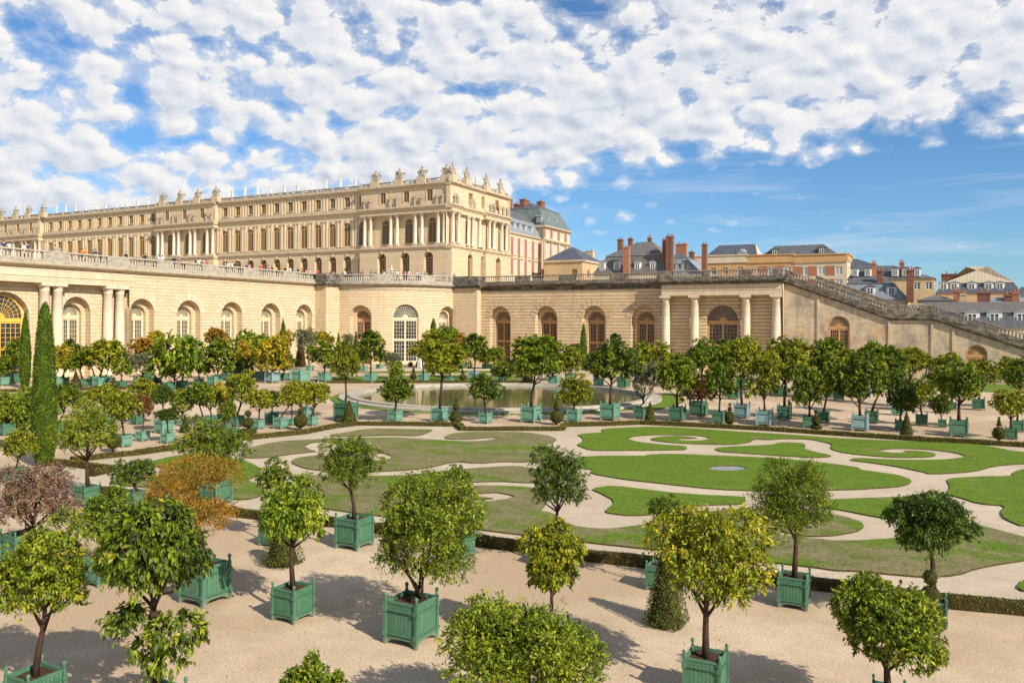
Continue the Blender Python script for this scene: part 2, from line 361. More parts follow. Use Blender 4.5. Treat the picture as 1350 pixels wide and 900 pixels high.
def wall_row(b,m,u0,u1,z0,z1,ops,d=0):
    """ops: (centre, width, zb, zt, arched, reveal depth)"""
    ops=sorted(ops);x=u0
    for c,w,zb,zt,ar,rd in ops:
        l,r=c-w/2,c+w/2
        if l>x+1e-4: rect(b,m,x,l,z0,z1,d)
        if zb>z0+1e-4: rect(b,m,l,r,z0,zb,d)
        if ar:
            P=arcpts(c,w,zt)
            for (xa,za),(xb,zb2) in zip(P[:-1],P[1:]):
                q=[(xa,za),(xb,zb2),(xb,z1),(xa,z1)];b.face([m.p(s,z,d) for s,z in q],q)
                b.face([m.p(xa,za,d),m.p(xa,za,d+rd),m.p(xb,zb2,d+rd),m.p(xb,zb2,d)],[(0,xa),(rd,xa),(rd,xb),(0,xb)])
            zs=zt-w/2
        else:
            rect(b,m,l,r,zt,z1,d);zs=zt
            b.face([m.p(l,zt,d),m.p(l,zt,d+rd),m.p(r,zt,d+rd),m.p(r,zt,d)])
        b.face([m.p(l,zb,d),m.p(l,zb,d+rd),m.p(l,zs,d+rd),m.p(l,zs,d)],[(0,zb),(rd,zb),(rd,zs),(0,zs)])
        b.face([m.p(r,zb,d+rd),m.p(r,zb,d),m.p(r,zs,d),m.p(r,zs,d+rd)],[(rd,zb),(0,zb),(0,zs),(rd,zs)])
        if zb>z0+1e-4: b.face([m.p(l,zb,d+rd),m.p(l,zb,d),m.p(r,zb,d),m.p(r,zb,d+rd)])
        x=r
    if x<u1-1e-4: rect(b,m,x,u1,z0,z1,d)
def sweep(b,m,u0,u1,prof,caps=True):
    """prof: [(out, z), ...] from bottom to top"""
    c=m.cuts(u0,u1)
    for a,e in zip(c[:-1],c[1:]):
        for (o1,z1),(o2,z2) in zip(prof[:-1],prof[1:]):
            b.face([m.p(a,z1,-o1),m.p(e,z1,-o1),m.p(e,z2,-o2),m.p(a,z2,-o2)],[(a,z1+o1),(e,z1+o1),(e,z2+o1+o2),(a,z2+o1+o2)])
    if caps:
        for u in (u0,u1):
            b.face([m.p(u,z,-o) for o,z in prof]+[m.p(u,prof[-1][1],.0),m.p(u,prof[0][1],.0)])
def solid(b,m,u0,u1,z0,z1,o0,o1):
    """box between outward distances o0<o1"""
    c=m.cuts(u0,u1)
    for a,e in zip(c[:-1],c[1:]):
        vs=[m.p(a,z0,-o1),m.p(e,z0,-o1),m.p(e,z0,-o0),m.p(a,z0,-o0),m.p(a,z1,-o1),m.p(e,z1,-o1),m.p(e,z1,-o0),m.p(a,z1,-o0)]
        b.mesh(vs,[(0,3,2,1),(4,5,6,7),(0,1,5,4),(2,3,7,6)]+([(3,0,4,7)] if a==c[0] else [])+([(1,2,6,5)] if e==c[-1] else []))
# ---- window joinery, local: x right, y into the wall, z up, base at 0
WCACHE={}
def window_meshes(w,h,kind,fm):
    key=(round(w,2),round(h,2),kind,fm)
    if key in WCACHE: return WCACHE[key]
    f=MB();g=MB();r=w/2
    if kind=='door':                                # arched door: fanlight over two leaves in tiers
        zs=h-r;t=.16
        # fan: outer ring, middle ring, radial bars
        def ring(ra,rb,y0=-.06,y1=.06,n=20):
            for i in range(n):
                a0=PI*i/n;a1=PI*(i+1)/n
                q=[(ra*math.cos(a0),ra*math.sin(a0)),(rb*math.cos(a0),rb*math.sin(a0)),(rb*math.cos(a1),rb*math.sin(a1)),(ra*math.cos(a1),ra*math.sin(a1))]
                f.face([(x,y0,zs+z) for x,z in q]);f.face([q_ for q_ in [(q[0][0],y1,zs+q[0][1]),(q[0][0],y0,zs+q[0][1]),(q[3][0],y0,zs+q[3][1]),(q[3][0],y1,zs+q[3][1])]])
        ring(r-.17,r);ring(r*.60,r*.60+.05);ring(r*.79,r*.79+.05);ring(.02,r*.22);ring(r*.42,r*.42+.05)
        for i in range(1,14):
            a=PI*i/14;c,s=math.cos(a),math.sin(a);hw=.026
            p0=(r*.22*c,r*.22*s);p1=((r-.1)*c,(r-.1)*s);n=(-s*hw,c*hw)
            f.face([(p0[0]-n[0],-.05,zs+p0[1]-n[1]),(p1[0]-n[0],-.05,zs+p1[1]-n[1]),(p1[0]+n[0],-.05,zs+p1[1]+n[1]),(p0[0]+n[0],-.05,zs+p0[1]+n[1])][::-1])
        f.box(-r,r,-.12,.08,zs-.48,zs)
        zt=zs-.48;tiers=[(zt-.2-(zt)*.40,zt-.2),(.62,zt-.2-zt*.40-.42)]
        for sx in (-1,1):
            a,b=(-r,0) if sx<0 else (0,r)
            xi0=a+(.30 if sx<0 else .17);xi1=b-(.17 if sx<0 else .30)
            f.box(a,xi0,-.06,.06,0,zt);f.box(xi1,b-.001*sx*0,-.06,.06,0,zt)
            f.box(xi0,xi1,-.06,.06,zt-.2,zt);f.box(xi0,xi1,-.06,.06,tiers[1][1],tiers[0][0]);f.box(xi0,xi1,-.06,.06,0,tiers[1][0])
            for lo,hi in tiers:
                for i in range(1,4):
                    x=xi0+(xi1-xi0)*i/4;f.box(x-.024,x+.024,-.05,.03,lo,hi)
                for i in range(1,5):
                    z=lo+(hi-lo)*i/5;f.box(xi0,xi1,-.045,.03,z-.024,z+.024)
        f.box(-.05,.05,-.10,0,0,zt)
        P=[(-r,0)]+[(-r*math.cos(PI*i/16),zs+r*math.sin(PI*i/16)) for i in range(17)]+[(r,0)]
        g.face([(x,.05,z) for x,z in P][::-1])
    elif kind=='arch':                               # palace first-floor window
        zs=h-r;t=.13
        for i in range(12):
            a0=PI*i/12;a1=PI*(i+1)/12
            q=[((r-t)*math.cos(a0),(r-t)*math.sin(a0)),(r*math.cos(a0),r*math.sin(a0)),(r*math.cos(a1),r*math.sin(a1)),((r-t)*math.cos(a1),(r-t)*math.sin(a1))]
            f.face([(x,-.05,zs+z) for x,z in q])
        f.box(-r,-r+t,-.05,.05,0,zs);f.box(r-t,r,-.05,.05,0,zs);f.box(-.08,.08,-.06,.05,0,h-.1);f.box(-r,r,-.08,.05,zs-.14,zs+.10);f.box(-r,r,-.05,.05,0,.12)
        for x in (-r*.5,r*.5): f.box(x-.035,x+.035,-.04,.03,0,h-r*.2)
        for i in range(1,7): z=zs*i/7;f.box(-r,r,-.04,.03,z-.035,z+.035)
        P=[(-r,0)]+[(-r*math.cos(PI*i/10),zs+r*math.sin(PI*i/10)) for i in range(11)]+[(r,0)]
        g.face([(x,.05,z) for x,z in P][::-1])
    else:                                            # rectangular casement
        t=min(.12,w*.09)
        f.box(-r,-r+t,-.05,.05,0,h);f.box(r-t,r,-.05,.05,0,h);f.box(-r+t,r-t,-.05,.05,h-t,h);f.box(-r+t,r-t,-.05,.05,0,t)
        f.box(-t*.6,t*.6,-.06,.05,t,h-t)
        nb=max(2,int(round(h/.55)))
        for i in range(1,nb): z=h*i/nb;f.box(-r+t,r-t,-.04,.03,z-.03,z+.03)
        g.face([(-r,.05,0),(r,.05,0),(r,.05,h),(-r,.05,h)])
    res=(f.me('window_frame',M[fm]),g.me('window_pane',M['glass']));WCACHE[key]=res;return res
def window(m,u,z0,w,h,d,kind,fm,parent,name='window',pane=None,label=None):
    f,g=window_meshes(w,h,kind,fm)
    o=link(name,f,parent,m.p(u,z0,d),m.rz(u));q=link('pane',g,o)
    if pane: q.material_slots[0].link='OBJECT';q.material_slots[0].material=pane
    if label: o['label']=label
    return o
# ---- balustrade
bal=MB();bal.lathe([(.11,0),(.11,.07),(.06,.10),(.115,.24),(.10,.36),(.05,.56),(.05,.62),(.10,.68),(.10,.74)],seg=8)
BAL=bal.me('baluster',M['parapet_light'],True)
def balustrade(parent,m,panels,zr,zb,thick=.42,zrf=None,east=False):
    """panels: list of (u0,u1,open?) ; rail top zr, plinth bottom zb. zrf(u) gives a height offset for a sloping run"""
    zo=zrf or (lambda u:0)
    pl=MB();rl=MB()
    def sl(b,u0,u1,za,zc,o0,o1):
        c=m.cuts(u0,u1) if not zrf else [u0,u1]
        for a,e in zip(c[:-1],c[1:]):
            va,ve=zo(a),zo(e)
            vs=[m.p(a,za+va,-o1),m.p(e,za+ve,-o1),m.p(e,za+ve,-o0),m.p(a,za+va,-o0),m.p(a,zc+va,-o1),m.p(e,zc+ve,-o1),m.p(e,zc+ve,-o0),m.p(a,zc+va,-o0)]
            b.mesh(vs,[(0,3,2,1),(4,5,6,7),(0,1,5,4),(2,3,7,6),(3,0,4,7),(1,2,6,5)])
    u0,u1=panels[0][0],panels[-1][1]
    sl(pl,u0,u1,zb,zb+.58,-thick,.02)
    mp=M['parapet_east' if east else 'parapet'];ml=M['baluster_east' if east else 'parapet_light'];root=pl.build('balustrade',mp,parent)
    sl(rl,u0,u1,zr-.17,zr,-thick-.06,.08);rl.build('rail',ml,root)
    for a,e,op in panels:
        if not op:
            pd=MB();sl(pd,a,e,zb+.58,zr-.17,-thick,.035);pd.build('pedestal',mp,root)
        else:
            n=max(1,int(round((e-a)/.46)))
            for i in range(n):
                u=a+(e-a)*(i+.5)/n;link('baluster',BAL,root,m.p(u,zb+.58+zo(u),thick/2),0,(1.15,1.15,(zr-.17-zb-.58)/.74),mat=ml)
    return root
def doric(parent,x,y,z1,r=.72,name='column',mat='column',z0=0,seg=24):
    b=MB();h=z1-z0
    b.lathe([(r*1.32,0),(r*1.32,.28),(r*1.18,.42),(r*1.05,.55),(r,.6),(r,h*.33),(r*.93,h*.66),(r*.84,h-1.05),(r*.92,h-1.0),(r*.86,h-.94),(r*.88,h-.62),(r*1.14,h-.38),(r*1.16,h-.36)],seg=seg)
    b.box(-r*1.24,r*1.24,-r*1.24,r*1.24,h-.36,h)
    m=b.me(name,M[mat]);
    m.polygons.foreach_set('use_smooth',[len(p.vertices)==4 and abs(p.normal.z)<.8 and i<seg*12 for i,p in enumerate(m.polygons)])
    return link(name,m,parent,(x,y,z0))
# ================================================================ ORANGERY
M['cornice_left']=weathered('cornice_cream_stone',(.56,.46,.32),(.26,.22,.17),.5,.72,.8)
ZR,ZP,ZM,ZA,ZF=16.75,15.08,14.5,10.95,12.55
XA,YB=-103.3,138.1
MOLD=[(0,14.35),(.18,14.5),(.25,14.62),(.7,14.78),(.8,14.95),(.8,15.08),(-.3,15.08)]
def niche_bay(b,m,c,d0=0,w=4.5,d1=1.15,wi=3.05,d2=.75,zt=ZA,zti=10.0,z1=ZM):
    """outer arched recess with a back wall holding a smaller arched opening"""
    wall_row(b,m,c-w/2,c+w/2,0,zt+.15,[(c,wi,0,zti,True,d2)],d0+d1)
# west gallery ------------------------------------------------------
mL=Map('X',XA)
Wg=empty('orangery_gallery',(XA,90,0),0,'long pale stone arcaded gallery wall receding along the left side, with cream arched doors','building')
Wg_off=Wg.location.copy()
def root_build(b,name,mats,root,**k):
    o=b.build(name,mats,root,**k);o.location=Vector(o.location)-root.location;return o
arches=[(72.1,3.9),(81.3,4.2),(89.7,4.5),(98.4,4.5),(107.2,4.6),(115.6,4.3)]
b=MB()
ops=[(c,w,0,ZA,True,1.15) for c,w in arches if c>80]
wall_row(b,mL,79.6,118.6,0,ZM,ops)
mLp=Map('X',XA-1.5)
wall_row(b,mLp,40,79.6,0,ZF,[(62.3,6.6,0,ZA+.35,True,1.1),(72.1,4.2,0,ZA,True,1.15),(52.3,4.2,0,ZA,True,1.15)])
b.face([mL.p(79.6,0,0),mL.p(79.6,0,1.5),mL.p(79.6,ZF,1.5),mL.p(79.6,ZF,0)][::-1])
for c,w in arches:
    if c>80: niche_bay(b,mL,c,0,w)
for c in (72.1,52.3): niche_bay(b,mLp,c,0,4.2)
rect(b,mLp,59.0,65.6,0,ZA+.6,1.1)
root_build(b,'wall',M['wall_left'],Wg)
b=MB()   # entablature over the portal columns
sweep(b,mL,40,79.75,[(-1.5,ZF),(.12,ZF),(.12,ZF+.75),(.22,ZF+.82),(.10,ZF+.85),(.10,14.36)])
root_build(b,'entablature',M['frieze'],Wg)
b=MB();sweep(b,mL,79.8,118.5,[(0,14.0),(.08,14.04),(.08,14.34)]);root_build(b,'moulding',M['frieze'],Wg);b=MB()
for c,w in arches:            # voussoir blocks around arch heads, slightly proud
    mm=mL if c>80 else mLp
    for i in range(-4,5):
        a=i*PI/9.5;r0=w/2+.02;r1=w/2+(1.45 if i==0 else 1.05)
        q=[]
        for aa,rr in ((a-.14,r0),(a+.14,r0),(a+.14*r0/r1*1.3,r1),(a-.14*r0/r1*1.3,r1)):
            q.append((c+math.sin(aa)*rr,ZA-w/2+math.cos(aa)*rr))
        if max(z for _,z in q)<ZM-.2 and (c<80 or min(u for u,_ in q)>79.8):
            vs=[mm.p(u,z,-.05) for u,z in q]+[mm.p(u,z,.0) for u,z in q]
            b.mesh(vs,[(3,2,1,0),(0,1,5,4),(1,2,6,5),(2,3,7,6),(3,0,4,7)])
    root_build(b,'arch_stones',M['frieze'],Wg);b=MB()
b=MB();sweep(b,mL,40,118.62,MOLD);root_build(b,'cornice',M['cornice_left'],Wg)
for y in (55.6,57.4,67.05,68.85,76.3,78.15):
    doric(Wg,XA-.68-Wg_off.x,y-Wg_off.y,ZF,.70)
pan=[];u=40.
for pa,pe in ((-60,57),(92,142),(170,207),(228,267),(288,321),(341,373),(390,419)):
    a,e=max(onX(pa,340,XA)[0],40.5),onX(pe,345,XA)[0]
    if a>u: pan.append((u,a,False))
    pan.append((a,e,True));u=e
pan.append((u,118.4,False))
o=balustrade(Wg,mL,pan,ZR,ZP);o.location=-Wg_off
def W2(root,*a,**k):
    o=window(*a,**k);o.location=Vector(o.location)-root.location;return o
for c,w in arches:
    mm=mL if c>80 else mLp
    W2(Wg,mm,c,0,3.05 if c>80 else 3.05,10.0,1.15+.62,'door','frame_cream',Wg,name='glazed_door')
W2(Wg,mLp,62.3,0,6.0,ZA,1.0,'door','frame_yellow',Wg,name='glazed_door',label='large yellow arched door')
W2(Wg,mLp,52.3,0,3.05,10.0,1.77,'door','frame_cream',Wg,name='glazed_door')
# rotunda -----------------------------------------------------------
CX,CY,RR=-100.8,138.7,16.4
mC=Map('C',CX,CY,RR)
Ro=empty('orangery_rotunda',(CX,CY,0),0,'curved stone corner pavilion with three arched doors bulging between two square piers','building')
def arcs(px):
    """arc position seen at image column px"""
    best=None
    for i in range(901):
        f=i/900*PI/2;x=CX+RR*math.sin(f);y=CY-RR*math.cos(f)
        X=x*math.cos(YAW)+y*math.sin(YAW);Yc=-x*math.sin(YAW)+y*math.cos(YAW)
        p=675+F*X/Yc
        if best is None or abs(p-px)<best[0]: best=(abs(p-px),f*RR)
    return best[1]
s1,s2,s3=arcs(475),arcs(535),arcs(590)
print('rotunda arcs',s1,s2,s3,RR*PI/2)
SE=RR*math.radians(83)
b=MB()
rops=[(s1,4.3,0,ZA,True,1.15),(s2,4.9,0,ZA+.25,True,.9),(s3,4.3,0,ZA,True,1.15)]
wall_row(b,mC,0,SE,0,ZM,rops)
niche_bay(b,mC,s1,0,4.3);niche_bay(b,mC,s3,0,4.3)
rect(b,mC,s2-2.45,s2+2.45,0,.02,.9)
root_build(b,'wall',M['wall_left'],Ro)
b=MB();sweep(b,mC,0,SE,[(0,13.75),(.08,13.8),(.08,14.0)]);sweep(b,mC,0,SE,MOLD);root_build(b,'cornice',M['parapet'],Ro)
# piers
b=MB();b.box(XA-1,CX+.1,118.5,122.5,0,ZM);root_build(b,'pier',M['wall_left'],Ro)
b=MB();b.box(-84.55,-79.1,136.6,YB+1.5,0,ZM);root_build(b,'pier',M['wall_left'],Ro)
b=MB();b.box(XA-1.2,CX+.5,118.0,122.6,ZM,ZM+.3);b.box(XA-1.2,CX+.7,117.8,122.7,ZM+.3,ZP);b.box(XA-1,CX+.2,118.4,122.5,ZP,ZR);root_build(b,'pier_cap',M['parapet_dark'],Ro);b=MB()
b.box(-84.6,-78.5,136.1,YB+1.5,ZM,ZM+.3);b.box(-84.6,-78.3,135.9,YB+1.5,ZM+.3,ZP);b.box(-84.5,-78.95,136.5,YB+1.5,ZP,ZR)
root_build(b,'pier_cap',M['parapet_dark'],Ro)
pan=[(0,.9,False),(.9,7.2,True),(7.2,10.4,False),(10.4,16.0,True),(16.0,18.9,False),(18.9,22.9,True),(22.9,SE,False)]
o=balustrade(Ro,mC,pan,ZR,ZP);o.location=-Vector(Ro.location)
W2(Ro,mC,s1,0,3.05,10.0,1.77,'door','frame_orange',Ro,name='glazed_door')
W2(Ro,mC,s2,0,4.8,ZA+.2,.6,'door','frame_cream',Ro,name='glazed_door')
W2(Ro,mC,s3,0,3.05,10.0,1.77,'door','frame_cream',Ro,name='glazed_door')
# east gallery with portico -----------------------------------------
mR=Map('Y',YB)
Eg=empty('orangery_wing',(-60,YB,0),0,'rusticated stone wing with orange-brown arched doors and a four-column portico at its right end','building')
ar=[(-74.9,4.5),(-65.2,4.55),(-55.75,4.6),(-46.4,4.6)]
b=MB()
wall_row(b,mR,-79.2,-22.8,0,ZM,[(c,w,0,ZA,True,1.15) for c,w in ar]+[(-32.75,5.3,0,ZA+.1,True,.8)])
for c,w in ar: niche_bay(b,mR,c,0,w,wi=3.2)
root_build(b,'wall',M['wall_right'],Eg)
b=MB()
for c,w in ar+[(-32.75,5.3)]:
    for i in range(-4,5):
        a=i*PI/9.5;r0=w/2+.02;r1=w/2+(1.45 if i==0 else 1.05);q=[]
        for aa,rr in ((a-.14,r0),(a+.14,r0),(a+.14*r0/r1*1.3,r1),(a-.14*r0/r1*1.3,r1)): q.append((c+math.sin(aa)*rr,ZA-w/2+math.cos(aa)*rr))
        vs=[mR.p(u,z,-.06) for u,z in q]+[mR.p(u,z,.0) for u,z in q];b.mesh(vs,[(3,2,1,0),(0,1,5,4),(1,2,6,5),(2,3,7,6),(3,0,4,7)])
    root_build(b,'arch_stones',M['wall_right'],Eg);b=MB()
PO=2.0
XP0=onY(872,380,YB-PO)[0];XP1=onY(1030,380,YB-PO)[0]
b=MB();sweep(b,mR,-79.2,XP0,[(0,13.9),(.07,13.95),(.07,14.36)]);sweep(b,mR,-79.1,XP0-.9,MOLD)
mm=Map('Y',YB-PO)
# portico: upper block, moulding
P2=[(o,z) for o,z in MOLD]
c=MB();c.box(XP0,XP1,YB-PO,YB+.2,ZF,ZF+.85);c.box(XP0-.05,XP1+.05,YB-PO-.06,YB+.2,ZF+.85,ZF+1.0);c.box(XP0+.02,XP1-.02,YB-PO+.02,YB+.2,ZF+1.0,14.4)
root_build(c,'entablature',M['frieze'],Eg)
for k,(z0,z1,o) in enumerate(((14.4,14.62,.2),(14.62,14.9,.62),(14.9,ZP,.8))): b.box(XP0-o,XP1+o,YB-PO-o,YB+.3,z0,z1)
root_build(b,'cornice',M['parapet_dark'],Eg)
for px in (878,916,983.7,1023.5):
    x=onY(px,400,YB-PO+.85)[0];doric(Eg,x+60,-PO+.85,ZF,.72)
pan=[];u=-79.0
for pa,pe in ((637,680),(697,738),(758,805),(827,868)):
    a,e=onY(pa,360,YB)[0],onY(pe,360,YB)[0];pan.append((u,a,False));pan.append((a,e,True));u=e
pan.append((u,XP0-.3,False))
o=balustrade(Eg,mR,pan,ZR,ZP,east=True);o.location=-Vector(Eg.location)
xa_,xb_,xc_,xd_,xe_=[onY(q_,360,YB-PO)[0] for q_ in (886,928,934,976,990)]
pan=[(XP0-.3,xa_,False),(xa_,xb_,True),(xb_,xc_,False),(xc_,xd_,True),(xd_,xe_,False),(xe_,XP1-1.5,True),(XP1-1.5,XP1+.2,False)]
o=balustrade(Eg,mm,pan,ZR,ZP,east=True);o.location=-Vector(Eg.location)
for c_,w in ar: W2(Eg,mR,c_,0,3.2,10.0,1.77,'door','frame_orange',Eg,name='glazed_door')
W2(Eg,mR,-32.75,0,5.2,ZA+.05,.55,'door','frame_orange',Eg,name='glazed_door')
# great stair -------------------------------------------------------
St=empty('stone_staircase',(0,YB,0),0,'weathered grey stone flank wall of the great outdoor stair descending to the right','staircase')
XS=XP1+.15
def rz_(x):
    if x<XS: return 0.
    K=[(XS,0),(-7.27,10.84-16.75),(-1.6,10.84-16.75),(26,10.84-16.75-.359*27.6)]
    for (a,za),(e,ze) in zip(K[:-1],K[1:]):
        if x<=e: return za+(ze-za)*(x-a)/(e-a)
    return K[-1][1]
b=MB()
for a,e,op in ((XS,-17.7,None),(-17.7,-7.4,(-14.6,3.15,9.2)),(-7.4,-1.6,None),(-1.6,1.2,None),(1.2,26,(4.2,2.7,4.95))):
    ZT=14.45
    if op is None:
        q=[(a,0),(e,0),(e,ZT+rz_(e)),(a,ZT+rz_(a))];b.face([mR.p(x,z) for x,z in q],q)
    else:
        c_,w,zt=op;P=arcpts(c_,w,zt,14)
        q=[(a,0),(c_-w/2,0),(c_-w/2,ZT+rz_(c_-w/2)),(a,ZT+rz_(a))];b.face([mR.p(x,z) for x,z in q],q)
        q=[(c_+w/2,0),(e,0),(e,ZT+rz_(e)),(c_+w/2,ZT+rz_(c_+w/2))];b.face([mR.p(x,z) for x,z in q],q)
        for (xa,za),(xb,zb) in zip(P[:-1],P[1:]):
            q=[(xa,za),(xb,zb),(xb,ZT+rz_(xb)),(xa,ZT+rz_(xa))];b.face([mR.p(x,z) for x,z in q],q)
            b.face([mR.p(xa,za),mR.p(xa,za,.6),mR.p(xb,zb,.6),mR.p(xb,zb)])
        zs=zt-w/2
        for x,s in ((c_-w/2,1),(c_+w/2,-1)):
            b.face([mR.p(x,0),mR.p(x,0,.6),mR.p(x,zs,.6),mR.p(x,zs)][::s])
b.face([(XS,YB,0),(XS,YB,14.4),(XS,YB-PO+.2,14.4),(XS,YB-PO+.2,14.0)])
for x in (-17.7,-7.4,-1.6,1.2):
    b.box(x-.16,x+.16,YB-.16,YB,0,14.3+rz_(x))
root_build(b,'wall',M['wall_stair'],St)
b=MB()
K=[XS,-7.27,-1.6,26]
for a,e in zip(K[:-1],K[1:]):
    for z0,z1,o in ((14.45,14.7,.2),(14.7,14.95,.5),(14.95,15.35,.42)):
        vs=[(a,YB-o,z0+rz_(a)),(e,YB-o,z0+rz_(e)),(e,YB+.4,z0+rz_(e)),(a,YB+.4,z0+rz_(a)),(a,YB-o,z1+rz_(a)),(e,YB-o,z1+rz_(e)),(e,YB+.4,z1+rz_(e)),(a,YB+.4,z1+rz_(a))]
        b.mesh(vs,[(0,3,2,1),(4,5,6,7),(0,1,5,4),(2,3,7,6),(3,0,4,7),(1,2,6,5)])
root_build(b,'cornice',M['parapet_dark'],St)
pan=[(XS,XS+1.2,False),(XS+1.2,-15.4,True),(-15.4,-15.0,False),(-15.0,-7.9,True),(-7.9,-7.27,False)]
for p in (pan,[(-7.27,-6.2,False),(-6.2,-3.2,True),(-3.2,-1.6,False)],[(-1.6,-1.2,False),(-1.2,5.4,True),(5.4,6.6,False),(6.6,13.0,True),(13,14.2,False),(14.2,20,True),(20,26,False)]):
    o=balustrade(St,mR,p,ZR,ZP+.25,zrf=rz_,east=True);o.location=-Vector(St.location)
    o=balustrade(St,Map('Y',YB+19.5),[(p[0][0]+2.2,p[-1][1]+2.2,False)],ZR,ZP+.25,zrf=lambda x:rz_(x-2.2),east=True);o.location=-Vector(St.location)
W2(St,mR,-14.6,0,3.1,9.15,.35,'door','frame_orange',St,name='glazed_door')
W2(St,mR,4.2,0,2.65,4.9,.35,'door','frame_orange',St,name='glazed_door')
b=MB();n=60
for i in range(n):
    x0=XS+(26-XS)*i/n;x1=XS+(26-XS)*(i+1)/n;z=14.3+rz_(x1)
    b.box(x0,x1,YB+.6,YB+19,max(.0,z-1.2),z+.9)
root_build(b,'flight_of_steps',M['parapet_light'],St)
# terrace behind the parapets
poly=[(-420,18),(XA-5,18),(XA-5,119.7),(XA-5,124)]+[(CX+(RR-.5)*math.sin(f),CY-(RR-.5)*math.cos(f)) for f in np.linspace(0,PI/2,12)]+[(-84.5,YB+3.4),(XS,YB+3.4),(XS,330),(-420,330)]
b=MB();n=len(poly)
b.mesh([(x,y,15.8) for x,y in poly],[tuple(range(n))])
b.mesh([(x,y,z) for z in (15.8,-1) for x,y in poly],[(i,n+i,n+(i+1)%n,(i+1)%n) for i in (n-3,n-2,n-1)])
M['gravel_terrace']=plain('terrace_gravel',(.52,.43,.33),1,.15,.5)
tag(b.build('terrace',M['gravel_terrace']),kind='structure')
# ================================================================ PALACE
YP,XE=172.5,-107.8
Pa=empty('palace',(XE,YP,18.5),0,'long cream stone palace with three rows of windows, columned pavilions and flat balustraded roof','building')
PL=Vector(Pa.location)
mP=Map('Y',YP);mE=Map('X',XE)
G0,G1,E0,E1,A1,C1,R1=18.5,26.3,35.0,36.9,41.7,42.4,43.6
wallb=MB();rustb=MB();molb=MB();pilb=None;balb=MB()
wins=[]
pil_me={};M['trim2']=plain('palace_pilaster',(.68,.54,.35),.9,.15,1.2,.15,.2)
def pb(name,mats,b): return root_build(b,name,mats,Pa)
def pil(m,u,z0,z1,w,out,d0=0,name='pilaster',cap=True):
    key=(round(z1-z0,2),w,out)
    if key not in pil_me:
        b=MB();h=z1-z0;b.box(-w/2,w/2,-out,0,.35,h-.5);b.box(-w/2-.08,w/2+.08,-out-.08,0,0,.35);b.box(-w/2-.1,w/2+.1,-out-.12,0,h-.5,h-.12);b.box(-w/2-.2,w/2+.2,-out-.16,0,h-.12,h)
        pil_me[key]=b.me('pilaster',M['trim2'])
    o=link(name,pil_me[key],Pa,Vector(m.p(u,z0,d0))-PL,m.rz(u));return o
cb=MB();cb.lathe([(.58,0),(.58,.2),(.46,.4),(.44,.5),(.44,2.8),(.37,7.1),(.42,7.15),(.40,7.3)],seg=14);cb.box(-.55,.55,-.5,.5,7.3,7.5);cb.box(-.6,-.3,-.5,.5,7.12,7.4);cb.box(.3,.6,-.5,.5,7.12,7.4)
COLM=cb.me('palace_column',M['palecol'],False);COLM.polygons.foreach_set('use_smooth',[len(p.vertices)==4 and i<7*14 for i,p in enumerate(COLM.polygons)])
def pcol(m,u,d): link('column',COLM,Pa,Vector(m.p(u,27.5,d))-PL,m.rz(u))
def level_walls(m,u0,u1,xs,d_g,d_f,d_a,gf_w=2.5,avant=False,gf=True,fakes=False):
    wall_row(rustb,m,u0,u1,G0,G1,[(x,gf_w,G0,25.35,True,1.0) for x in xs],d_g)
    rect(wallb,m,u0,u1,G1,E0,d_f) if fakes=='none' else wall_row(wallb,m,u0,u1,G1,E0,[(x,2.2,27.9,34.05,True,.3) for x in xs],d_f)
    rect(wallb,m,u0,u1,E0,E1,d_a)
    wall_row(wallb,m,u0,u1,E1,C1,[(x,1.74,38.1,40.85,False,.22) for x in xs],d_a)
    for x in xs:
        W=lambda *a,**k:setattr_loc(window(*a,**k))
        W(m,x,27.9,2.16,6.12,d_f+.15,'arch','gilt_frame',Pa);W(m,x,38.1,1.7,2.7,d_a+.2,'rect','gilt_frame',Pa)
        W(m,x,G0,2.4,6.8,d_g+.8,'arch','gilt_frame',Pa,name='doorway')
        # attic window surround, keystones
        for (a,b_,z0,z1) in ((x-1.1,x-.9,38.0,40.95),(x+.9,x+1.1,38.0,40.95)): solid(molb,m,a,b_,z0,z1,-d_a,-d_a+.12)
        solid(molb,m,x-.98,x+.98,40.72,40.98,-d_a,-d_a+.18);solid(molb,m,x-1.05,x+1.05,37.95,38.18,-d_a,-d_a+.2)
        solid(molb,m,x-.3,x+.3,33.95,34.85,-d_f,-d_f+.3);solid(molb,m,x-.25,x+.25,25.2,26.0,-d_g,-d_g+.25)
        solid(molb,m,x-1.3,x-1.12,27.9,33.1,-d_f,-d_f+.12);solid(molb,m,x+1.12,x+1.3,27.9,33.1,-d_f,-d_f+.12)
def setattr_loc(o): o.location=Vector(o.location)-PL;return o
def mold(m,u0,u1,z0,z1,o,d):
    h=z1-z0;sweep(molb,m,u0,u1,[(-d,z0),(-d+o*.35,z0+h*.15),(-d+o*.5,z0+h*.45),(-d+o,z0+h*.6),(-d+o,z1),(-d-.6,z1)])
def roofbal(m,u0,u1,d,step=None):
    solid(balb,m,u0,u1,C1,C1+.35,-d-.4,-d);solid(balb,m,u0,u1,R1-.18,R1,-d-.45,-d+.05)
    n=int((u1-u0)/.42)
    for i in range(n):
        if i%11 in (0,1): continue
        u=u0+(u1-u0)*(i+.5)/n;solid(balb,m,u-.09,u+.09,C1+.35,R1-.18,-d-.3,-d-.1)
    k=max(1,int((u1-u0)/4.93))
    for i in range(k+1): u=u0+(u1-u0)*i/k;solid(balb,m,u-.45,u+.45,C1,R1+.02,-d-.48,-d+.06)
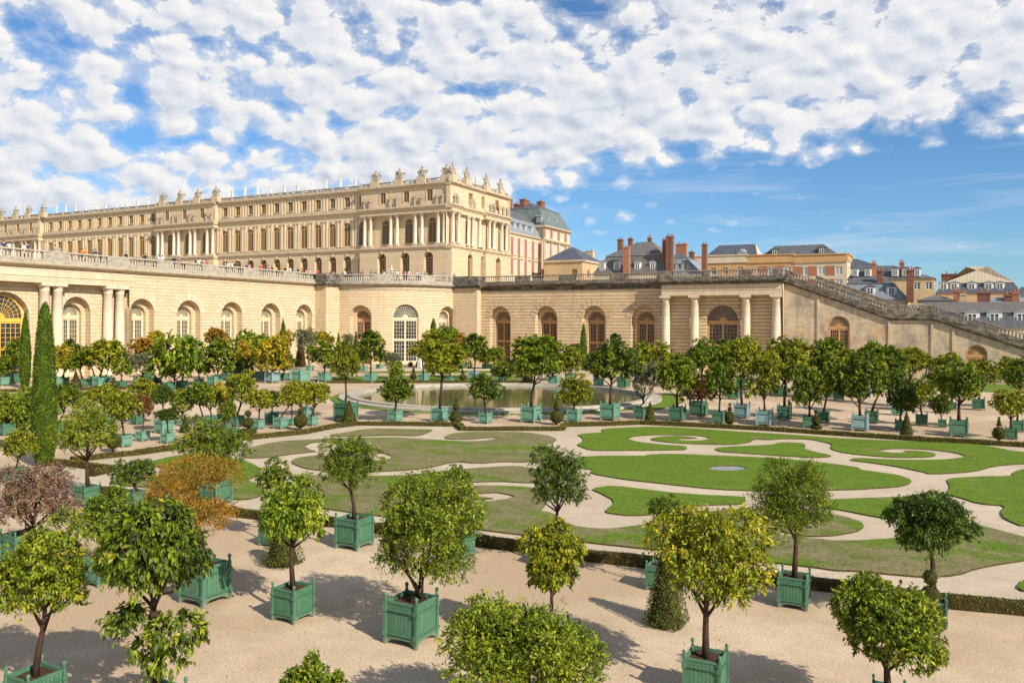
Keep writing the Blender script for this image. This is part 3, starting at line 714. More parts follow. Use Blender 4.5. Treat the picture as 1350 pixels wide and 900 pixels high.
def plain_wing(u0,u1,x0,n,step):
    xs=[x0-step*i for i in range(n)]
    level_walls(mP,u0,u1,xs,0,0,0)
    mold(mP,u0,u1,26.2,26.9,.5,0);solid(molb,mP,u0,u1,26.9,27.7,0,.12)
    mold(mP,u0,u1,35.9,36.9,.7,0);mold(mP,u0,u1,41.6,C1,.8,0);solid(molb,mP,u0,u1,36.9,37.5,0,.18)
    roofbal(mP,u0,u1,0)
    for i in range(n+1):
        x=x0+step/2-step*i
        if u0+.3<x<u1-.3:
            for dx in (-.55,.55): pil(mP,x+dx,27.7,35.0,.5,.2)
            for dx in (-.5,.5): pil(mP,x+dx,37.5,41.6,.45,.16)
    return xs
AV=1.7
trophies=[];rstatues=[]
def avant(m,u0,u1,xs,cols,statx=None,tro=None,d0=0):
    wall_row(rustb,m,u0,u1,G0,G1,[(x,2.7,G0,25.4,True,1.5) for x in xs],-AV+d0)
    wall_row(wallb,m,u0,u1,G1,E0,[(x,2.2,27.9,34.05,True,.3) for x in xs],d0)
    rect(wallb,m,u0,u1,E0,E1,-AV+d0)
    wall_row(wallb,m,u0,u1,E1,C1,[(x,1.74,38.1,40.85,False,.22) for x in xs],-AV+.5+d0)
    for zz in ((E0,0),): wallb.face([m.p(u0,E0,d0),m.p(u1,E0,d0),m.p(u1,E0,-AV+d0),m.p(u0,E0,-AV+d0)])
    for u in (u0,u1):
        for z0,z1,o in ((G0,G1,AV),(E0,E1,AV),(E1,C1,AV-.5)): wallb.face([m.p(u,z0,d0),m.p(u,z0,d0-o),m.p(u,z1,d0-o),m.p(u,z1,d0)])
    for x in xs:
        setattr_loc(window(m,x,27.9,2.16,6.12,d0+.15,'arch','gilt_frame',Pa));setattr_loc(window(m,x,38.1,1.7,2.7,d0-AV+.65,'rect','gilt_frame',Pa))
        setattr_loc(window(m,x,G0,2.6,6.8,d0-.4,'arch','gilt_frame',Pa,name='doorway'))
        for (a,b_) in ((x-1.1,x-.9),(x+.9,x+1.1)): solid(molb,m,a,b_,38.0,41.0,AV-.5-d0,AV-.36-d0)
        solid(molb,m,x-.25,x+.25,25.25,26.0,AV-d0,AV+.25-d0)
    mold(m,u0-.3,u1+.3,26.1,26.8,.45,-AV+d0);mold(m,u0-.3,u1+.3,35.9,36.9,.65,-AV+d0);mold(m,u0-.2,u1+.2,41.6,C1,.8,-AV+.5+d0)
    solid(molb,m,u0,u1,E0+.02,E0+.5,AV-d0,AV+.12-d0)
    solid(molb,m,u0,u1,26.8,27.05,.0-d0,AV-d0)
    roofbal(m,u0,u1,-AV+.5+d0)
    for c in cols:
        pcol(m,c,d0-AV+.55);solid(molb,m,c-.65,c+.65,26.85,27.5,AV-1.1-d0,AV+.08-d0)
# bays
step=4.93
plain_wing(-186.7,-134.1,-134.6,11,step)
plain_wing(-268.4,-211.7,-214.4,11,4.98)
plain_wing(-330,-292.9,-296,7,4.98)
xs1=[-127.1,-119.9,-112.9];xs2=[-206.8,-199.3,-192.0];xs3=[-287.5,-280.4,-273.2]
cols1=[-132.9,-131.0,-124.7,-122.7,-117.2,-115.2,-110.4,-108.7]
avant(mP,-134.1,XE,xs1,cols1)
cols2=[-210.8,-208.9,-203.9,-201.9,-197.0,-195.0,-190.0,-187.7]
avant(mP,-211.7,-186.7,xs2,cols2)
cols3=[c-80.9 for c in cols2]
avant(mP,-292.9,-268.4,xs3,cols3)
# south end
e1=[onX(616,350,XE+AV)[0]];
ya,yb_,yc,yd=YP,onX(634,300,XE)[0],onX(641,300,XE+AV)[0],onX(672,300,XE+AV)[0]
print('palace end',ya,yb_,yc,yd)
def eY(px,out=AV): return onX(px,330,XE+out)[0]
avant(mE,YP-AV,eY(608),[],[eY(599.5),eY(607)],d0=0)
y_a=eY(608)
level_walls(mE,y_a,yc,[eY(616,0),eY(633,0)],-.9,0,-.9)
mold(mE,y_a,yc,26.2,26.9,.5,-.9);mold(mE,y_a,yc,35.9,36.9,.6,-.9);mold(mE,y_a,yc,41.6,C1,.7,-.9);roofbal(mE,y_a,yc,-.9)
wallb.face([mE.p(y_a,E0,0),mE.p(yc,E0,0),mE.p(yc,E0,-.9),mE.p(y_a,E0,-.9)])
for px in (619.5,625.5,634.5): pcol(mE,eY(px,1),-.5);
avant(mE,yc,yd,[eY(657)],[eY(647.5),eY(653.5),eY(664),eY(670)])
solid(wallb,mE,yd-.01,yd+.2,G0,C1,-3,AV)
pb('wall',M['palace'],wallb);pb('rusticated_base',M['palace_rust'],rustb);pb('moulding',M['trim'],molb)
o=pb('roof_balusters',M['parapet_light'],balb);o['kind']='stuff'
b=MB();b.box(-330,XE-1.5,YP+1.5,yd-.5,G0,C1+.9);b.box(-330,XE-4,YP+4,yd-4,C1+.9,C1+1.3);pb('roof',M['lead'],b)
# attic figures standing on the entablature
def figure(h=2.6,seed=0,arm=True):
    r=random.Random(seed);b=MB();k=h/2.6
    b.box(-.34*k,.34*k,-.34*k,.34*k,0,.22*k)
    tw=r.uniform(-.06,.06)
    b.lathe([(.30,.22),(.34,.5),(.27,1.0),(.25,1.3),(.31,1.65),(.33,1.95),(.22,2.1),(.09,2.16),(.09,2.24)],seg=9,sy=.75)
    b.blob((tw,0,2.38),.17,8,6,(.9,1,1.15))
    for s in (-1,1):
        e=r.choice([0,1,2])
        sh=(s*.32,0,1.98)
        if e==0: pts=[sh,(s*.46,-.05,1.6),(s*.40,-.22,1.28)]
        elif e==1: pts=[sh,(s*.52,-.08,1.75),(s*.30,-.3,1.62)]
        else: pts=[sh,(s*.55,0,2.15),(s*.6,-.1,2.55)]
        b.tube(pts,[.11,.085,.065],6)
    for i in range(5):
        x=r.uniform(-.28,.28);b.tube([(x,-.2,.25),(x*.8,-.26,.9),(x*.5+.1,-.18,1.7)],[.09,.06,.03],5)
    b.v=[(x*k if True else 0,y*k,z*k) for x,y,z in b.v] if k!=1 and False else b.v
    return b
FIG=[]
for i in range(5):
    m_=figure(seed=i).me('roof_statue',M['statue_pale'],False);FIG.append(m_)
FIGW=[figure(seed=10+i).me('attic_figure',M['statue'],False) for i in range(5)]
def attic(m,us,d=-AV+.12):
    for i,u in enumerate(us):
        o=link('attic_figure',FIGW[i%5],Pa,Vector(m.p(u,36.95,d))-PL,m.rz(u)+random.uniform(-.4,.4),(1.15,1,1.05))
attic(mP,[(-131.0-132.9)/2-.9,-131.0,-124.7,-122.7,-117.2,-115.2,-110.6,-108.9])
attic(mP,[c for c in cols2]);attic(mP,cols3)
attic(mE,[eY(600),eY(603.5)]);attic(mE,[eY(620,1),eY(625,1)],-.95);attic(mE,[eY(647.5),eY(652),eY(658.5),eY(664),eY(669.5)])
# roof statues and trophies
def trophy(seed):
    r=random.Random(seed);b=MB()
    b.frus(0,0,0,.35,1.25,.65,1.05,.55)
    b.lathe([(.5,.3),(.62,.8),(.50,1.3),(.64,1.8),(.52,2.15),(.2,2.3),(.16,2.4)],seg=10,sy=.7)
    b.blob((0,0,2.62),.32,9,6,(1,1,1.1));b.blob((0,.05,3.0),.2,7,5,(.5,1.3,1.2))
    for s in (-1,1):
        b.blob((s*.75,-.05,.85),.5,8,6,(.75,.7,1.05),.08);b.blob((s*.62,-.3,.55),.36,8,5,(1,.8,.8),.1)
        b.blob((s*.78,0,1.55),.33,8,5,(1,.6,1),.12);b.tube([(s*.58,0,1.85),(s*.95,-.05,1.5),(s*.8,-.3,1.1)],[.17,.13,.1],6)
        for i in range(4):
            a=r.uniform(.25,.95)*s;l=r.uniform(1.1,1.9)
            b.tube([(s*.3,.25,.7),(s*.3+math.sin(a)*l*.6,.25,.7+math.cos(a)*l*.6),(s*.3+math.sin(a)*l,.22,.7+math.cos(a)*l)],[.05,.05,.03],5)
            x,z=s*.3+math.sin(a)*l,.7+math.cos(a)*l
            b.mesh([(x,.2,z),(x+.25*s,.16,z-.12),(x+.2*s,.26,z-.6),(x-.1*s,.2,z-.5),(x,.26,z),(x+.25*s,.22,z-.12),(x+.2*s,.32,z-.6),(x-.1*s,.26,z-.5)],[(0,1,2,3),(7,6,5,4),(0,4,5,1),(1,5,6,2),(2,6,7,3)])
    for i in range(7): b.blob((r.uniform(-.9,.9),r.uniform(-.3,.2),r.uniform(.4,1.5)),r.uniform(.14,.28),6,5)
    return b.me('trophy',M['statue'],False)
TRO=[trophy(40+i) for i in range(3)]
ORD=['first','second','third','fourth','fifth','sixth','seventh','eighth','ninth','tenth','eleventh','twelfth','thirteenth','fourteenth','fifteenth','sixteenth','seventeenth','eighteenth','nineteenth','twentieth']
def ordn(i):
    if i<20: return ORD[i]
    t=(i+1)//10;u=(i+1)%10
    T={2:'twenty',3:'thirty',4:'forty',5:'fifty',6:'sixty',7:'seventy',8:'eighty',9:'ninety'}
    if u==0: return T[t][:-1]+'ieth'
    return T[t]+'-'+ORD[u-1]
def roof_statue(i,m,u,d,lab,grp,z=R1,sc=1.0):
    o=link('roof_statue',FIG[i%5],None,m.p(u,z,d),m.rz(u)+random.uniform(-.5,.5),(sc,sc,sc));tag(o,lab,'statue',grp)
n=0
for i in range(10):
    u=-134.6-step/2-step*i;roof_statue(i,mP,u-.0,.25,'slim pale statue on the palace roof, %s left of the corner pavilion'%ordn(i),'statues between the corner and middle pavilions')
for i in range(11):
    u=-214.4+4.98/2-4.98*(i+0);
    if u>-212.5: u=-213
    roof_statue(i,mP,u,.25,'slim pale roof statue, %s left of the middle palace pavilion'%ordn(i),'statues left of the middle pavilion')
def trop(i,m,u,d,lab,grp,sc=1.0):
    o=link('roof_trophy',TRO[i%3],None,m.p(u,R1+.35,d),m.rz(u),(sc,sc,sc));tag(o,lab,'sculpture',grp)
    solid2.append((m,u,d))
solid2=[]
g='trophies on the corner pavilion'
tx=[onY(p,240,YP-1)[0] for p in (495,526,556)]+[onY(588,235,YP-1)[0]]
for i,u in enumerate(tx): trop(i,mP,u,-.8,'carved stone trophy of arms on the corner pavilion roof, %s from left'%ORD[i],g,.98)
g2='trophies on the middle pavilion'
for i,p in enumerate((214.5,237,260,284)):
    u=onY(p,260,YP-1)[0];trop(i,mP,u,-.8,'weathered stone trophy on the middle palace pavilion roof, %s from left'%ORD[i],g2,1.0)
g3='trophies on the far left pavilion'
for i,p in enumerate((2,20,37,56)):
    u=onY(p,275,YP-1)[0];trop(i+1,mP,u,-.8,'small distant stone trophy on the leftmost pavilion roof, %s from left'%ORD[i],g3,1.05)
g4='trophies on the palace end'
for i,p in enumerate((597,615.5,641.5,660)):
    u=onX(p,235,XE+1)[0];trop(i+2,mE,u,-1.0,'stone trophy on the roof edge of the short palace end, %s from left'%ORD[i],g4,1.0)
roof_statue(3,mE,onX(630.5,235,XE+1)[0],-.5,'single slim statue between the trophies on the short palace end','end roof statue')
for m,u,d in solid2:
    b=MB();solid(b,m,u-1.35,u+1.35,C1,R1+.36,-d-.75,-d+.75);pb('trophy_base',M['trim'],b)
b=MB();x=onY(321,230,YP+8)[0];b.tube([(0,0,0),(0,0,13)],[.09,.03],6);b.tube([(-.3,0,2),(.3,0,2)],.04,4)
tag(b.build('lightning_rod',M['antenna'],None,loc=(x,YP+8,C1+1)),'thin metal rod rising above the palace roof balustrade','mast')
# ================================================================ houses behind
class House:
    def __init__(s,name,x,y,z,label): s.r=empty(name,(x,y,z),0,label,'building');s.o=Vector((x,y,z))
    def add(s,b,name,mat,parent=None):
        return root_build(b,name,mat,s.r)
def hwalls(h,x0,x1,y0,y1,z0,z1,mat,floors,xs,ys,ww=1.1,fr='frame_white',pane=None,name='window',brick=None,extra=None):
    """front (-Y) and right (+X) walls with real openings; floors=[(zb,zt),...]"""
    mf=Map('Y',y0);mr=Map('X',x1);b=MB()
    def side(m,u0,u1,us):
        zz=z0
        for i,(zb,zt) in enumerate(floors):
            top=(floors[i+1][0]+zt)/2 if i+1<len(floors) else z1
            wall_row(b,m,u0,u1,zz,top,[(u,ww,zb,zt,False,.22) for u in us]);zz=top
            for u in us:
                o=window(m,u,zb,ww-.02,zt-zb-.01,.16,'rect',fr,h.r,name=name,pane=pane);o.location=Vector(o.location)-h.o
    side(mf,x0,x1,xs);side(mr,y0,y1,ys)
    rect(b,Map('Y',y1),x0,x1,z0,z1);rect(b,Map('X',x0),y0,y1,z0,z1)
    h.add(b,'wall',mat)
    return mf,mr
def hip(h,x0,x1,y0,y1,z0,z1,inset_x,inset_y,mat,name='roof',ov=.3,flat=False):
    b=MB();a=[(x0-ov,y0-ov,z0),(x1+ov,y0-ov,z0),(x1+ov,y1+ov,z0),(x0-ov,y1+ov,z0)]
    t=[(x0+inset_x[0],y0+inset_y[0],z1),(x1-inset_x[1],y0+inset_y[0],z1),(x1-inset_x[1],y1-inset_y[1],z1),(x0+inset_x[0],y1-inset_y[1],z1)]
    b.mesh(a+t,[(0,1,5,4),(1,2,6,5),(2,3,7,6),(3,0,4,7),(4,5,6,7),(3,2,1,0)]);return h.add(b,name,mat)
def chim(h,x,y,z0,z1,w=1.0,d=.9,pots=2,mat='chimney',name='chimney'):
    b=MB();b.box(x-w/2,x+w/2,y-d/2,y+d/2,z0,z1-.35);b.box(x-w/2-.1,x+w/2+.1,y-d/2-.1,y+d/2+.1,z1-.35,z1)
    o=h.add(b,name,M[mat])
    c=MB()
    for i in range(pots):
        px=x+(i-(pots-1)/2)*w/max(pots,1)*.9;c.lathe([(.16,0),(.13,.5),(.17,.55),(.15,.6)],px,y,z1,8)
    q=c.build('chimney_pots',M['brick'],o);return o
def dormer(h,m,u,z,w,hh,d,mat='frame_white',roof='slate'):
    """dormer on a roof slope: face at depth d of map m"""
    b=MB();solid(b,m,u-w/2,u+w/2,z,z+hh,-d-1.6,-d)
    o=root_build(b,'dormer',M[mat],h.r)
    f=window(m,u,z+.12,w*.62,hh-.3,d-.09,'rect','frame_white',o)
    c=MB();solid(c,m,u-w/2-.15,u+w/2+.15,z+hh,z+hh+.1,-d-1.9,-d+.18)
    P=[m.p(u-w/2-.15,z+hh+.1,d-.15),m.p(u+w/2+.15,z+hh+.1,d-.15),m.p(u,z+hh+.5,d-.15)];Q=[m.p(u-w/2-.15,z+hh+.1,d+1.9),m.p(u+w/2+.15,z+hh+.1,d+1.9),m.p(u,z+hh+.5,d+1.9)]
    c.mesh(P+Q,[(0,1,2),(0,2,5,3),(1,4,5,2)]);r=c.build('dormer_roof',M[roof],o)
    return o
# --- brick wing (low) and pavilion, east of the palace end
XW=-107.0
Y0,Y1=onX(669,330,XW)[0],onX(712.5,330,XW)[0];Y2=onX(751,330,XW+1.2)[0]
zE=onX(700,312,XW)[1]
bw=House('brick_wing',XW-10,Y0,18.5,'low brick and stone palace wing with slate mansard and a row of dormers')
def zx(px,py,X=XW): return onX(px,py,X)[1]
f1=(zx(690,336),zx(690,318));f0=(zx(690,357),zx(690,341.5))
ysb=[onX(p,330,XW)[0] for p in (679.5,688,698,707)]
hwalls(bw,XW-14,XW,Y0,Y1,15.5,zE,M['plaster_cream'],[f0,f1],[],ysb,1.5,'frame_white',M['blind'])
mW=Map('X',XW);b=MB()
for i in range(5):
    yy=[onX(p,330,XW)[0] for p in (675,684,693,702.5,711)][i]
    for z0,z1 in ((f0[0]-1.5,f0[1]+.6),(f1[0]-.6,f1[1]+.6)): b=MB();solid(b,mW,yy-.75,yy+.75,z0,z1,0,.05);bw.add(b,'brick_panel',M['brick'])
for y in ysb:
    b=MB();solid(b,mW,y-.6,y+.6,f0[1]+.8,f1[0]-.7,0,.05);bw.add(b,'brick_panel',M['brick'])
b=MB();sweep(b,mW,Y0,Y1,[(0,zE-.6),(.3,zE-.4),(.5,zE-.1),(.5,zE+.15),(-.5,zE+.15)]);sweep(b,mW,Y0,Y1,[(0,(f0[1]+f1[0])/2-.9),(.15,(f0[1]+f1[0])/2-.8),(.15,(f0[1]+f1[0])/2-.55),(0,(f0[1]+f1[0])/2-.5)]);bw.add(b,'cornice',M['trim'])
hip(bw,XW-14,XW,Y0,Y1,zE+.15,zx(690,292.5,XW-2)+.3,(2,2.2),(0,0),M['zinc'],'roof')
hip(bw,XW-12,XW-2.2,Y0,Y1,zx(690,292.5,XW-2)+.32,zx(690,283,XW-5)+.2,(3,3),(0,0),M['slate'],'upper_roof',0)
for p in (673.5,680,687.5,695,703): dormer(bw,mW,onX(p,300,XW)[0],zE+.5,1.3,2.5,.5,'zinc','zinc')
X2=XW+1.2
bp=House('brick_pavilion',X2-9,Y1,18.5,'tall three-storey brick and stone pavilion with grey-green mansard roof and big chimneys')
z3=zx(713,297,X2)-.0;z2=zx(730,318.5,X2)
fl=[(zx(730,358,X2),zx(730,345,X2)),(zx(730,335.5,X2),zx(730,322,X2)),(zx(730,313.5,X2),zx(730,302.5,X2))]
ysp=[onX(p,330,X2)[0] for p in (722,731.5,741)]
hwalls(bp,X2-16,X2,Y1,Y2,15.5,z3,M['plaster_cream'],fl,[],ysp,1.5,'frame_white',M['blind'])
mV=Map('X',X2);b=MB()
for p in (717.5,726.7,736.3,745.5):
    y=onX(p,330,X2)[0]
    for z0,z1 in fl: b=MB();solid(b,mV,y-.85,y+.85,z0-.5,z1+.4,0,.05);bp.add(b,'brick_panel',M['brick'])
b=MB()
for p in (714.2,717.2,726.7,736.3,746,749.5):
    y=onX(p,330,X2)[0];solid(b,mV,y-.42,y+.42,16,z2-.6,.0,.28)
sweep(b,mV,Y1,Y2,[(0,z2-.8),(.4,z2-.5),(.7,z2-.1),(.7,z2+.2),(0,z2+.3)]);sweep(b,mV,Y1-.1,Y2+.1,[(0,z3-.7),(.4,z3-.4),(.8,z3-.1),(.8,z3+.25),(-.5,z3+.25)])
solid(b,Map('Y',Y1),X2-16,X2+.8,z3-.3,z3+.25,0,.7)
bp.add(b,'cornice',M['trim'])
zr=zx(722,280,X2-2.5)+.6
hip(bp,X2-16,X2,Y1,Y2,z3+.25,zr,(2.2,2.4),(1.6,2.4),M['copper'],'roof',.3)
hip(bp,X2-13.5,X2-2.4,Y1+1.6,Y2-2.4,zr+.02,zx(722,268.5,X2-8)-1.6,(5.2,5.2),(4.5,4.5),M['slate'],'upper_roof',.1)
for p in (718,726.5,737): dormer(bp,mV,onX(p,290,X2)[0],z3+1.1,1.3,1.9,.9,'zinc','zinc')
zc=zx(700,263,X2-8)
for (px,w,zz,dx) in ((691.5,3.6,263.5,-9),(713,2.6,266,-6),(681.5,1.5,269.5,-13),(671,1.6,262.5,-8)):
    y=onX(px,280,X2+dx)[0];chim(bp,X2+dx,y,zr-1,onX(px,zz,X2+dx)[1],1.6,w,3)
# --- helper: building from front-plane pixel extents
def pxb(Y,pl,pr,pt): 
    a=onY(pl,pt,Y);b=onY(pr,pt,Y);return a[0],b[0],(a[1]+b[1])/2
# pale house
Yh=215
x0,x1,z1=pxb(Yh,751,768,344)
h=House('pale_house',x0,Yh,16,'pale stone house with dark blue hipped slate roof beside the brick pavilion')
y1=Yh+16
hwalls(h,x0-8,x1,Yh,y1,12,z1,M['plaster'],[(z1-4.6,z1-2.3)],[(onY(757.5,350,Yh)[0])],[Yh+4.5,Yh+10],1.6,'gilt_frame')
b=MB();solid(b,Map('Y',Yh),x0-8,x1+.4,z1-.2,z1+.35,-.5,.4);solid(b,Map('X',x1),Yh,y1,z1-.2,z1+.34,-.5,.4);h.add(b,'cornice',M['trim'])
hip(h,x0-8,x1,Yh,y1,z1+.36,onY(757,326,Yh+7)[1],(5,6),(7,7),M['slate_blue'])
chim(h,onY(779,340,Yh+14)[0],Yh+13,z1,onY(779,332.5,Yh+14)[1]+.3,2.6,1.5,2,'trim')
# mansard house with chimneys
Yh=196
x0,x1,_=pxb(Yh,783,879,360);z0=onY(830,359,Yh)[1];zb=onY(830,336.5,Yh+1.5)[1];zt=onY(845,319,Yh+6)[1]
h=House('mansard_house',(x0+x1)/2,Yh,14,'dark slate mansard house with four white dormers behind the right parapet')
h.add((lambda b:(b.box(x0,x1,Yh,Yh+13,10,z0-.3),b)[1])(MB()),'wall',M['plaster_cream'])
hip(h,x0,x1,Yh,Yh+13,z0-.3,zb,(2.8,1.8),(1.8,1.8),M['slate_brown'])
hip(h,x0+2.8,x1-1.8,Yh+1.8,Yh+11.2,zb+.05,zt,(6.5,4.0),(4.6,4.6),M['slate_brown'],'upper_roof',.15)
b=MB();b.box(x0+2.6,x1-1.6,Yh+1.55,Yh+1.8,zb-.12,zb+.14);h.add(b,'roof_flashing',M['zinc'])
mH=Map('Y',Yh)
for p in (794,813.5,840.5,860.5): dormer(h,mH,onY(p,350,Yh+.3)[0],onY(p,358.5,Yh+.3)[1],1.75,2.45,.25,'frame_white','zinc')
for px,top,Yc,w,bot in ((818,315.5,Yh+7,1.15,338),(831.3,314.5,Yh+10,.95,332),(856.5,313.5,Yh+8,.75,330)):
    chim(h,onY(px,330,Yc)[0],Yc,onY(px,bot+6,Yc)[1],onY(px,top,Yc)[1],w*1.1,1.2,2)
chim(h,onY(826.3,330,Yh-.9)[0],Yh-.9,12,onY(826.3,325.5,Yh-.9)[1],1.5,1.1,2,'brick')
b=MB();x=onY(872,320,Yh+6)[0];z=onY(872,336,Yh+6)[1];zz=onY(872,302,Yh+6)[1];b.tube([(x,Yh+6,z-2),(x,Yh+6,zz)],.05,5);b.tube([(x-.6,Yh+6,zz-.3),(x+.6,Yh+6,zz-.3)],.03,4)
for k in range(4): b.tube([(x-.5+k*.33,Yh+5.7,zz-.3),(x-.5+k*.33,Yh+6.3,zz-.3)],.02,4)
h.add(b,'antenna',M['antenna'])
# pair of tall chimneys + annex with lower roof
h=House('annex_house',onY(900,350,Yh+3)[0],Yh+3,14,'low grey-roofed house with tall twin brick chimneys, right of the mansard house')
xa,xb,_=pxb(Yh+3,884,926,350);za=onY(900,357,Yh+3)[1]
h.add((lambda b:(b.box(xa-1,xb,Yh+3,Yh+15,10,za-1),b)[1])(MB()),'wall',M['plaster_cream'])
hip(h,xa-1,xb,Yh+3,Yh+15,za-1,onY(890,341,Yh+4.5)[1],(.5,4.2),(1.6,1.6),M['zinc'])
hip(h,xa-.5,xb-4.2,Yh+4.6,Yh+13.4,onY(890,341,Yh+4.5)[1]+.02,onY(890,334,Yh+8)[1],(.5,2.5),(4,4),M['slate'],'upper_roof',.1)
for p in (891.5,899.5,906.5): dormer(h,Map('Y',Yh+3),onY(p,352,Yh+3)[0],za-.6,1.2,2.3,.4,'zinc','zinc')
for px,top,Yc,w in ((876.5,316,Yh+1.5,.8),(881,311.5,Yh-.5,.62),(885.8,311.8,Yh-.5,.6),(898.5,321.5,Yh+9,2.2)):
    chim(h,onY(px,330,Yc)[0],Yc,za-3,onY(px,top,Yc)[1],w*1.25,1.2,2,'chimney' if px<890 else 'brick')
chim(h,onY(929,330,Yh+2)[0],Yh+2,za-4,onY(929,322,Yh+2)[1],1.15,1.2,2,'chimney')
chim(h,onY(912,330,Yh+16)[0],Yh+16,za-1,onY(912,332,Yh+16)[1],1.2,1.2,1,'chimney')
# long cream / orange block
Yh=232
def seg(name,label,pl,pr,ct,wall,roofp,wins,ww,fr='frame_white',pane=None,panels=None,depth=13,cor='plaster_cream'):
    x0,x1,zc=pxb(Yh,pl,pr,ct)
    h=House(name,(x0+x1)/2,Yh,12,label)
    fl=[(zc-5.2,zc-3.2)]
    hwalls(h,x0,x1,Yh,Yh+depth,8,zc-.6,M[wall],[(zc-8.6,zc-6.6)]+fl,[onY(p,345,Yh)[0] for p in wins],[Yh+4,Yh+9] if pr>1100 else [],ww,fr,pane)
    b=MB();m=Map('Y',Yh);solid(b,m,x0,x1,zc-1.7,zc,-1,.16);solid(b,m,x0-.1,x1+.1,zc,zc+.3,-1,.4);solid(b,m,x0,x1,zc-2.0,zc-1.7,0,.3)
    if pr>1100:
        mr=Map('X',x1);solid(b,mr,Yh,Yh+depth,zc-1.7,zc,-1,.16);solid(b,mr,Yh,Yh+depth,zc,zc+.3,-1,.4)
    h.add(b,'cornice',M[cor])
    if panels:
        b=MB()
        for p in panels:
            x=onY(p,345,Yh)[0]
            for z0,z1 in ((zc-5.5,zc-2.9),(zc-9,zc-6.4)): b=MB();solid(b,m,x-1.15,x+1.15,z0,z1,0,.06);h.add(b,'brick_panel',M['brick'])
    return h,x0,x1,zc
h,x0,x1,zc=seg('cream_building','long cream building with dark blue slate roof and a gabled right end',915,985.5,337.5,'plaster_orange',None,(940.5,956,976),1.35,'frame_cream')
xr0,xr1=onY(932,330,Yh+3)[0],onY(1000,330,Yh+3)[0]
b=MB();yA,yB=Yh+1.5,Yh+11;ym=(yA+yB)/2;zt=onY(948,323.5,ym)[1];xm=onY(948,323.5,ym)[0]
b.mesh([(xr0,yA,zc+.1),(xr1,yA,zc+.1),(xr1,yB,zc+.1),(xr0,yB,zc+.1),(xm,ym,zt),(xr1-1.5,ym,zt)],[(0,1,5,4),(2,3,4,5),(3,0,4)]);h.add(b,'roof',M['slate_blue'])
b=MB();b.mesh([(xr1,yA,zc+.1),(xr1,yB,zc+.1),(xr1-1.5,ym,zt)],[(0,1,2)]);h.add(b,'gable',M['plaster_cream'])
b=MB();x=onY(978,333,Yh+2)[0];b.box(x-1.2,x+1.2,Yh+1.2,Yh+4,zc,zc+1.1);b.lathe([(1.3,0),(1.2,.4),(.8,.75),(.3,.9)],x,Yh+2.5,zc+1.1,12);h.add(b,'dormer',M['zinc'])
h,x0,x1,zc=seg('orange_building','orange rendered building with red brick panels and grey hipped slate roof',985.5,1047,336.5,'plaster_orange',None,(1001.5,1016.5,1038),1.9,'frame_white',M['blind'],(1006.5,1027.5),cor='plaster_orange')
h,x0,x1,zc=seg('brick_panel_building','orange stone building end with large red brick panels and grey shutters',1047,1117,336,'plaster_cream',None,(1059.5,1083,1106),1.75,'frame_white',M['blind'],(1052,1071,1094.5,),cor='plaster_orange')
xr0,xr1=onY(1003,330,Yh+3)[0],onY(1106,330,Yh+3)[0]
b=MB();zt=onY(1060,323,ym)[1];xa,xb=onY(1022,323,ym)[0],onY(1086,323,ym)[0]
b.mesh([(xr0,yA,zc+.1),(xr1,yA,zc+.1),(xr1,yB,zc+.1),(xr0,yB,zc+.1),(xa,ym,zt),(xb,ym,zt)],[(0,1,5,4),(2,3,4,5),(3,0,4),(1,2,5)]);h.add(b,'roof',M['slate'])
for p in (1021,1083): dormer(h,Map('Y',Yh+2),onY(p,330,Yh+2)[0],zc+.2,2.0,1.9,.2,'slate','slate')
b=MB();b.lathe([(.05,0),(.05,2.4)],x1-.6,Yh+1,zc,5);b.tube([(x1-1.1,Yh+1,zc+1.9),(x1-.1,Yh+1,zc+1.9)],.03,4);h.add(b,'antenna',M['antenna'])
# right cluster of roofs
def simple(name,label,Y,pl,pr,eave,top,wallmat,roofm,depth,ins,base=4,dorm=(),dsz=(1.5,1.6),dpy=None,chs=(),wins=(),wrow=None,dm='slate',ww=1.3,upper=None,fr='frame_white'):
    x0,x1,ze=pxb(Y,pl,pr,eave);h=House(name,(x0+x1)/2,Y,base,label)
    fl=[(onY(pl,wrow[1],Y)[1],onY(pl,wrow[0],Y)[1])] if wrow else []
    if fl: hwalls(h,x0,x1,Y,Y+depth,base,ze,M[wallmat],fl,[onY(p,eave,Y)[0] for p in wins],[],ww,fr)
    else: h.add((lambda b:(b.box(x0,x1,Y,Y+depth,base,ze),b)[1])(MB()),'wall',M[wallmat])
    zt=onY((pl+pr)/2,top,Y+ins[2])[1]
    hip(h,x0,x1,Y,Y+depth,ze+.02,zt,(ins[0],ins[1]),(ins[2],ins[2]),M[roofm])
    if upper:
        zt2=onY((pl+pr)/2,upper[0],Y+depth/2)[1];hip(h,x0+ins[0],x1-ins[1],Y+ins[2],Y+depth-ins[2],zt+.03,zt2,(upper[1],upper[2]),(depth/2-ins[2]-.2,)*2,M[upper[3]],'upper_roof',.15)
    for p in dorm: dormer(h,Map('Y',Y+.1),onY(p,dpy,Y+.2)[0],onY(p,dpy,Y+.2)[1],dsz[0],dsz[1],.2,'frame_white',dm)
    for (px,tp,bt,w,off,mat) in chs: chim(h,onY(px,tp,Y+off)[0],Y+off,onY(px,bt,Y+off)[1],onY(px,tp,Y+off)[1],w,1.1,2,mat)
    return h
simple('slate_roof_house','ochre house with dark slate roof, pointed dormers and two brick chimneys',205,1118,1232,368,350,'plaster','slate',12,(1.5,8.5,5.5),4,(1127,1144,1180,1193.5,1209),(1.5,1.7),364,((1152,347,365,.95,1.5,'brick'),(1189,346,366,.95,1.5,'brick')),(1209,1224.5),(373.5,382.5),'slate',1.3)
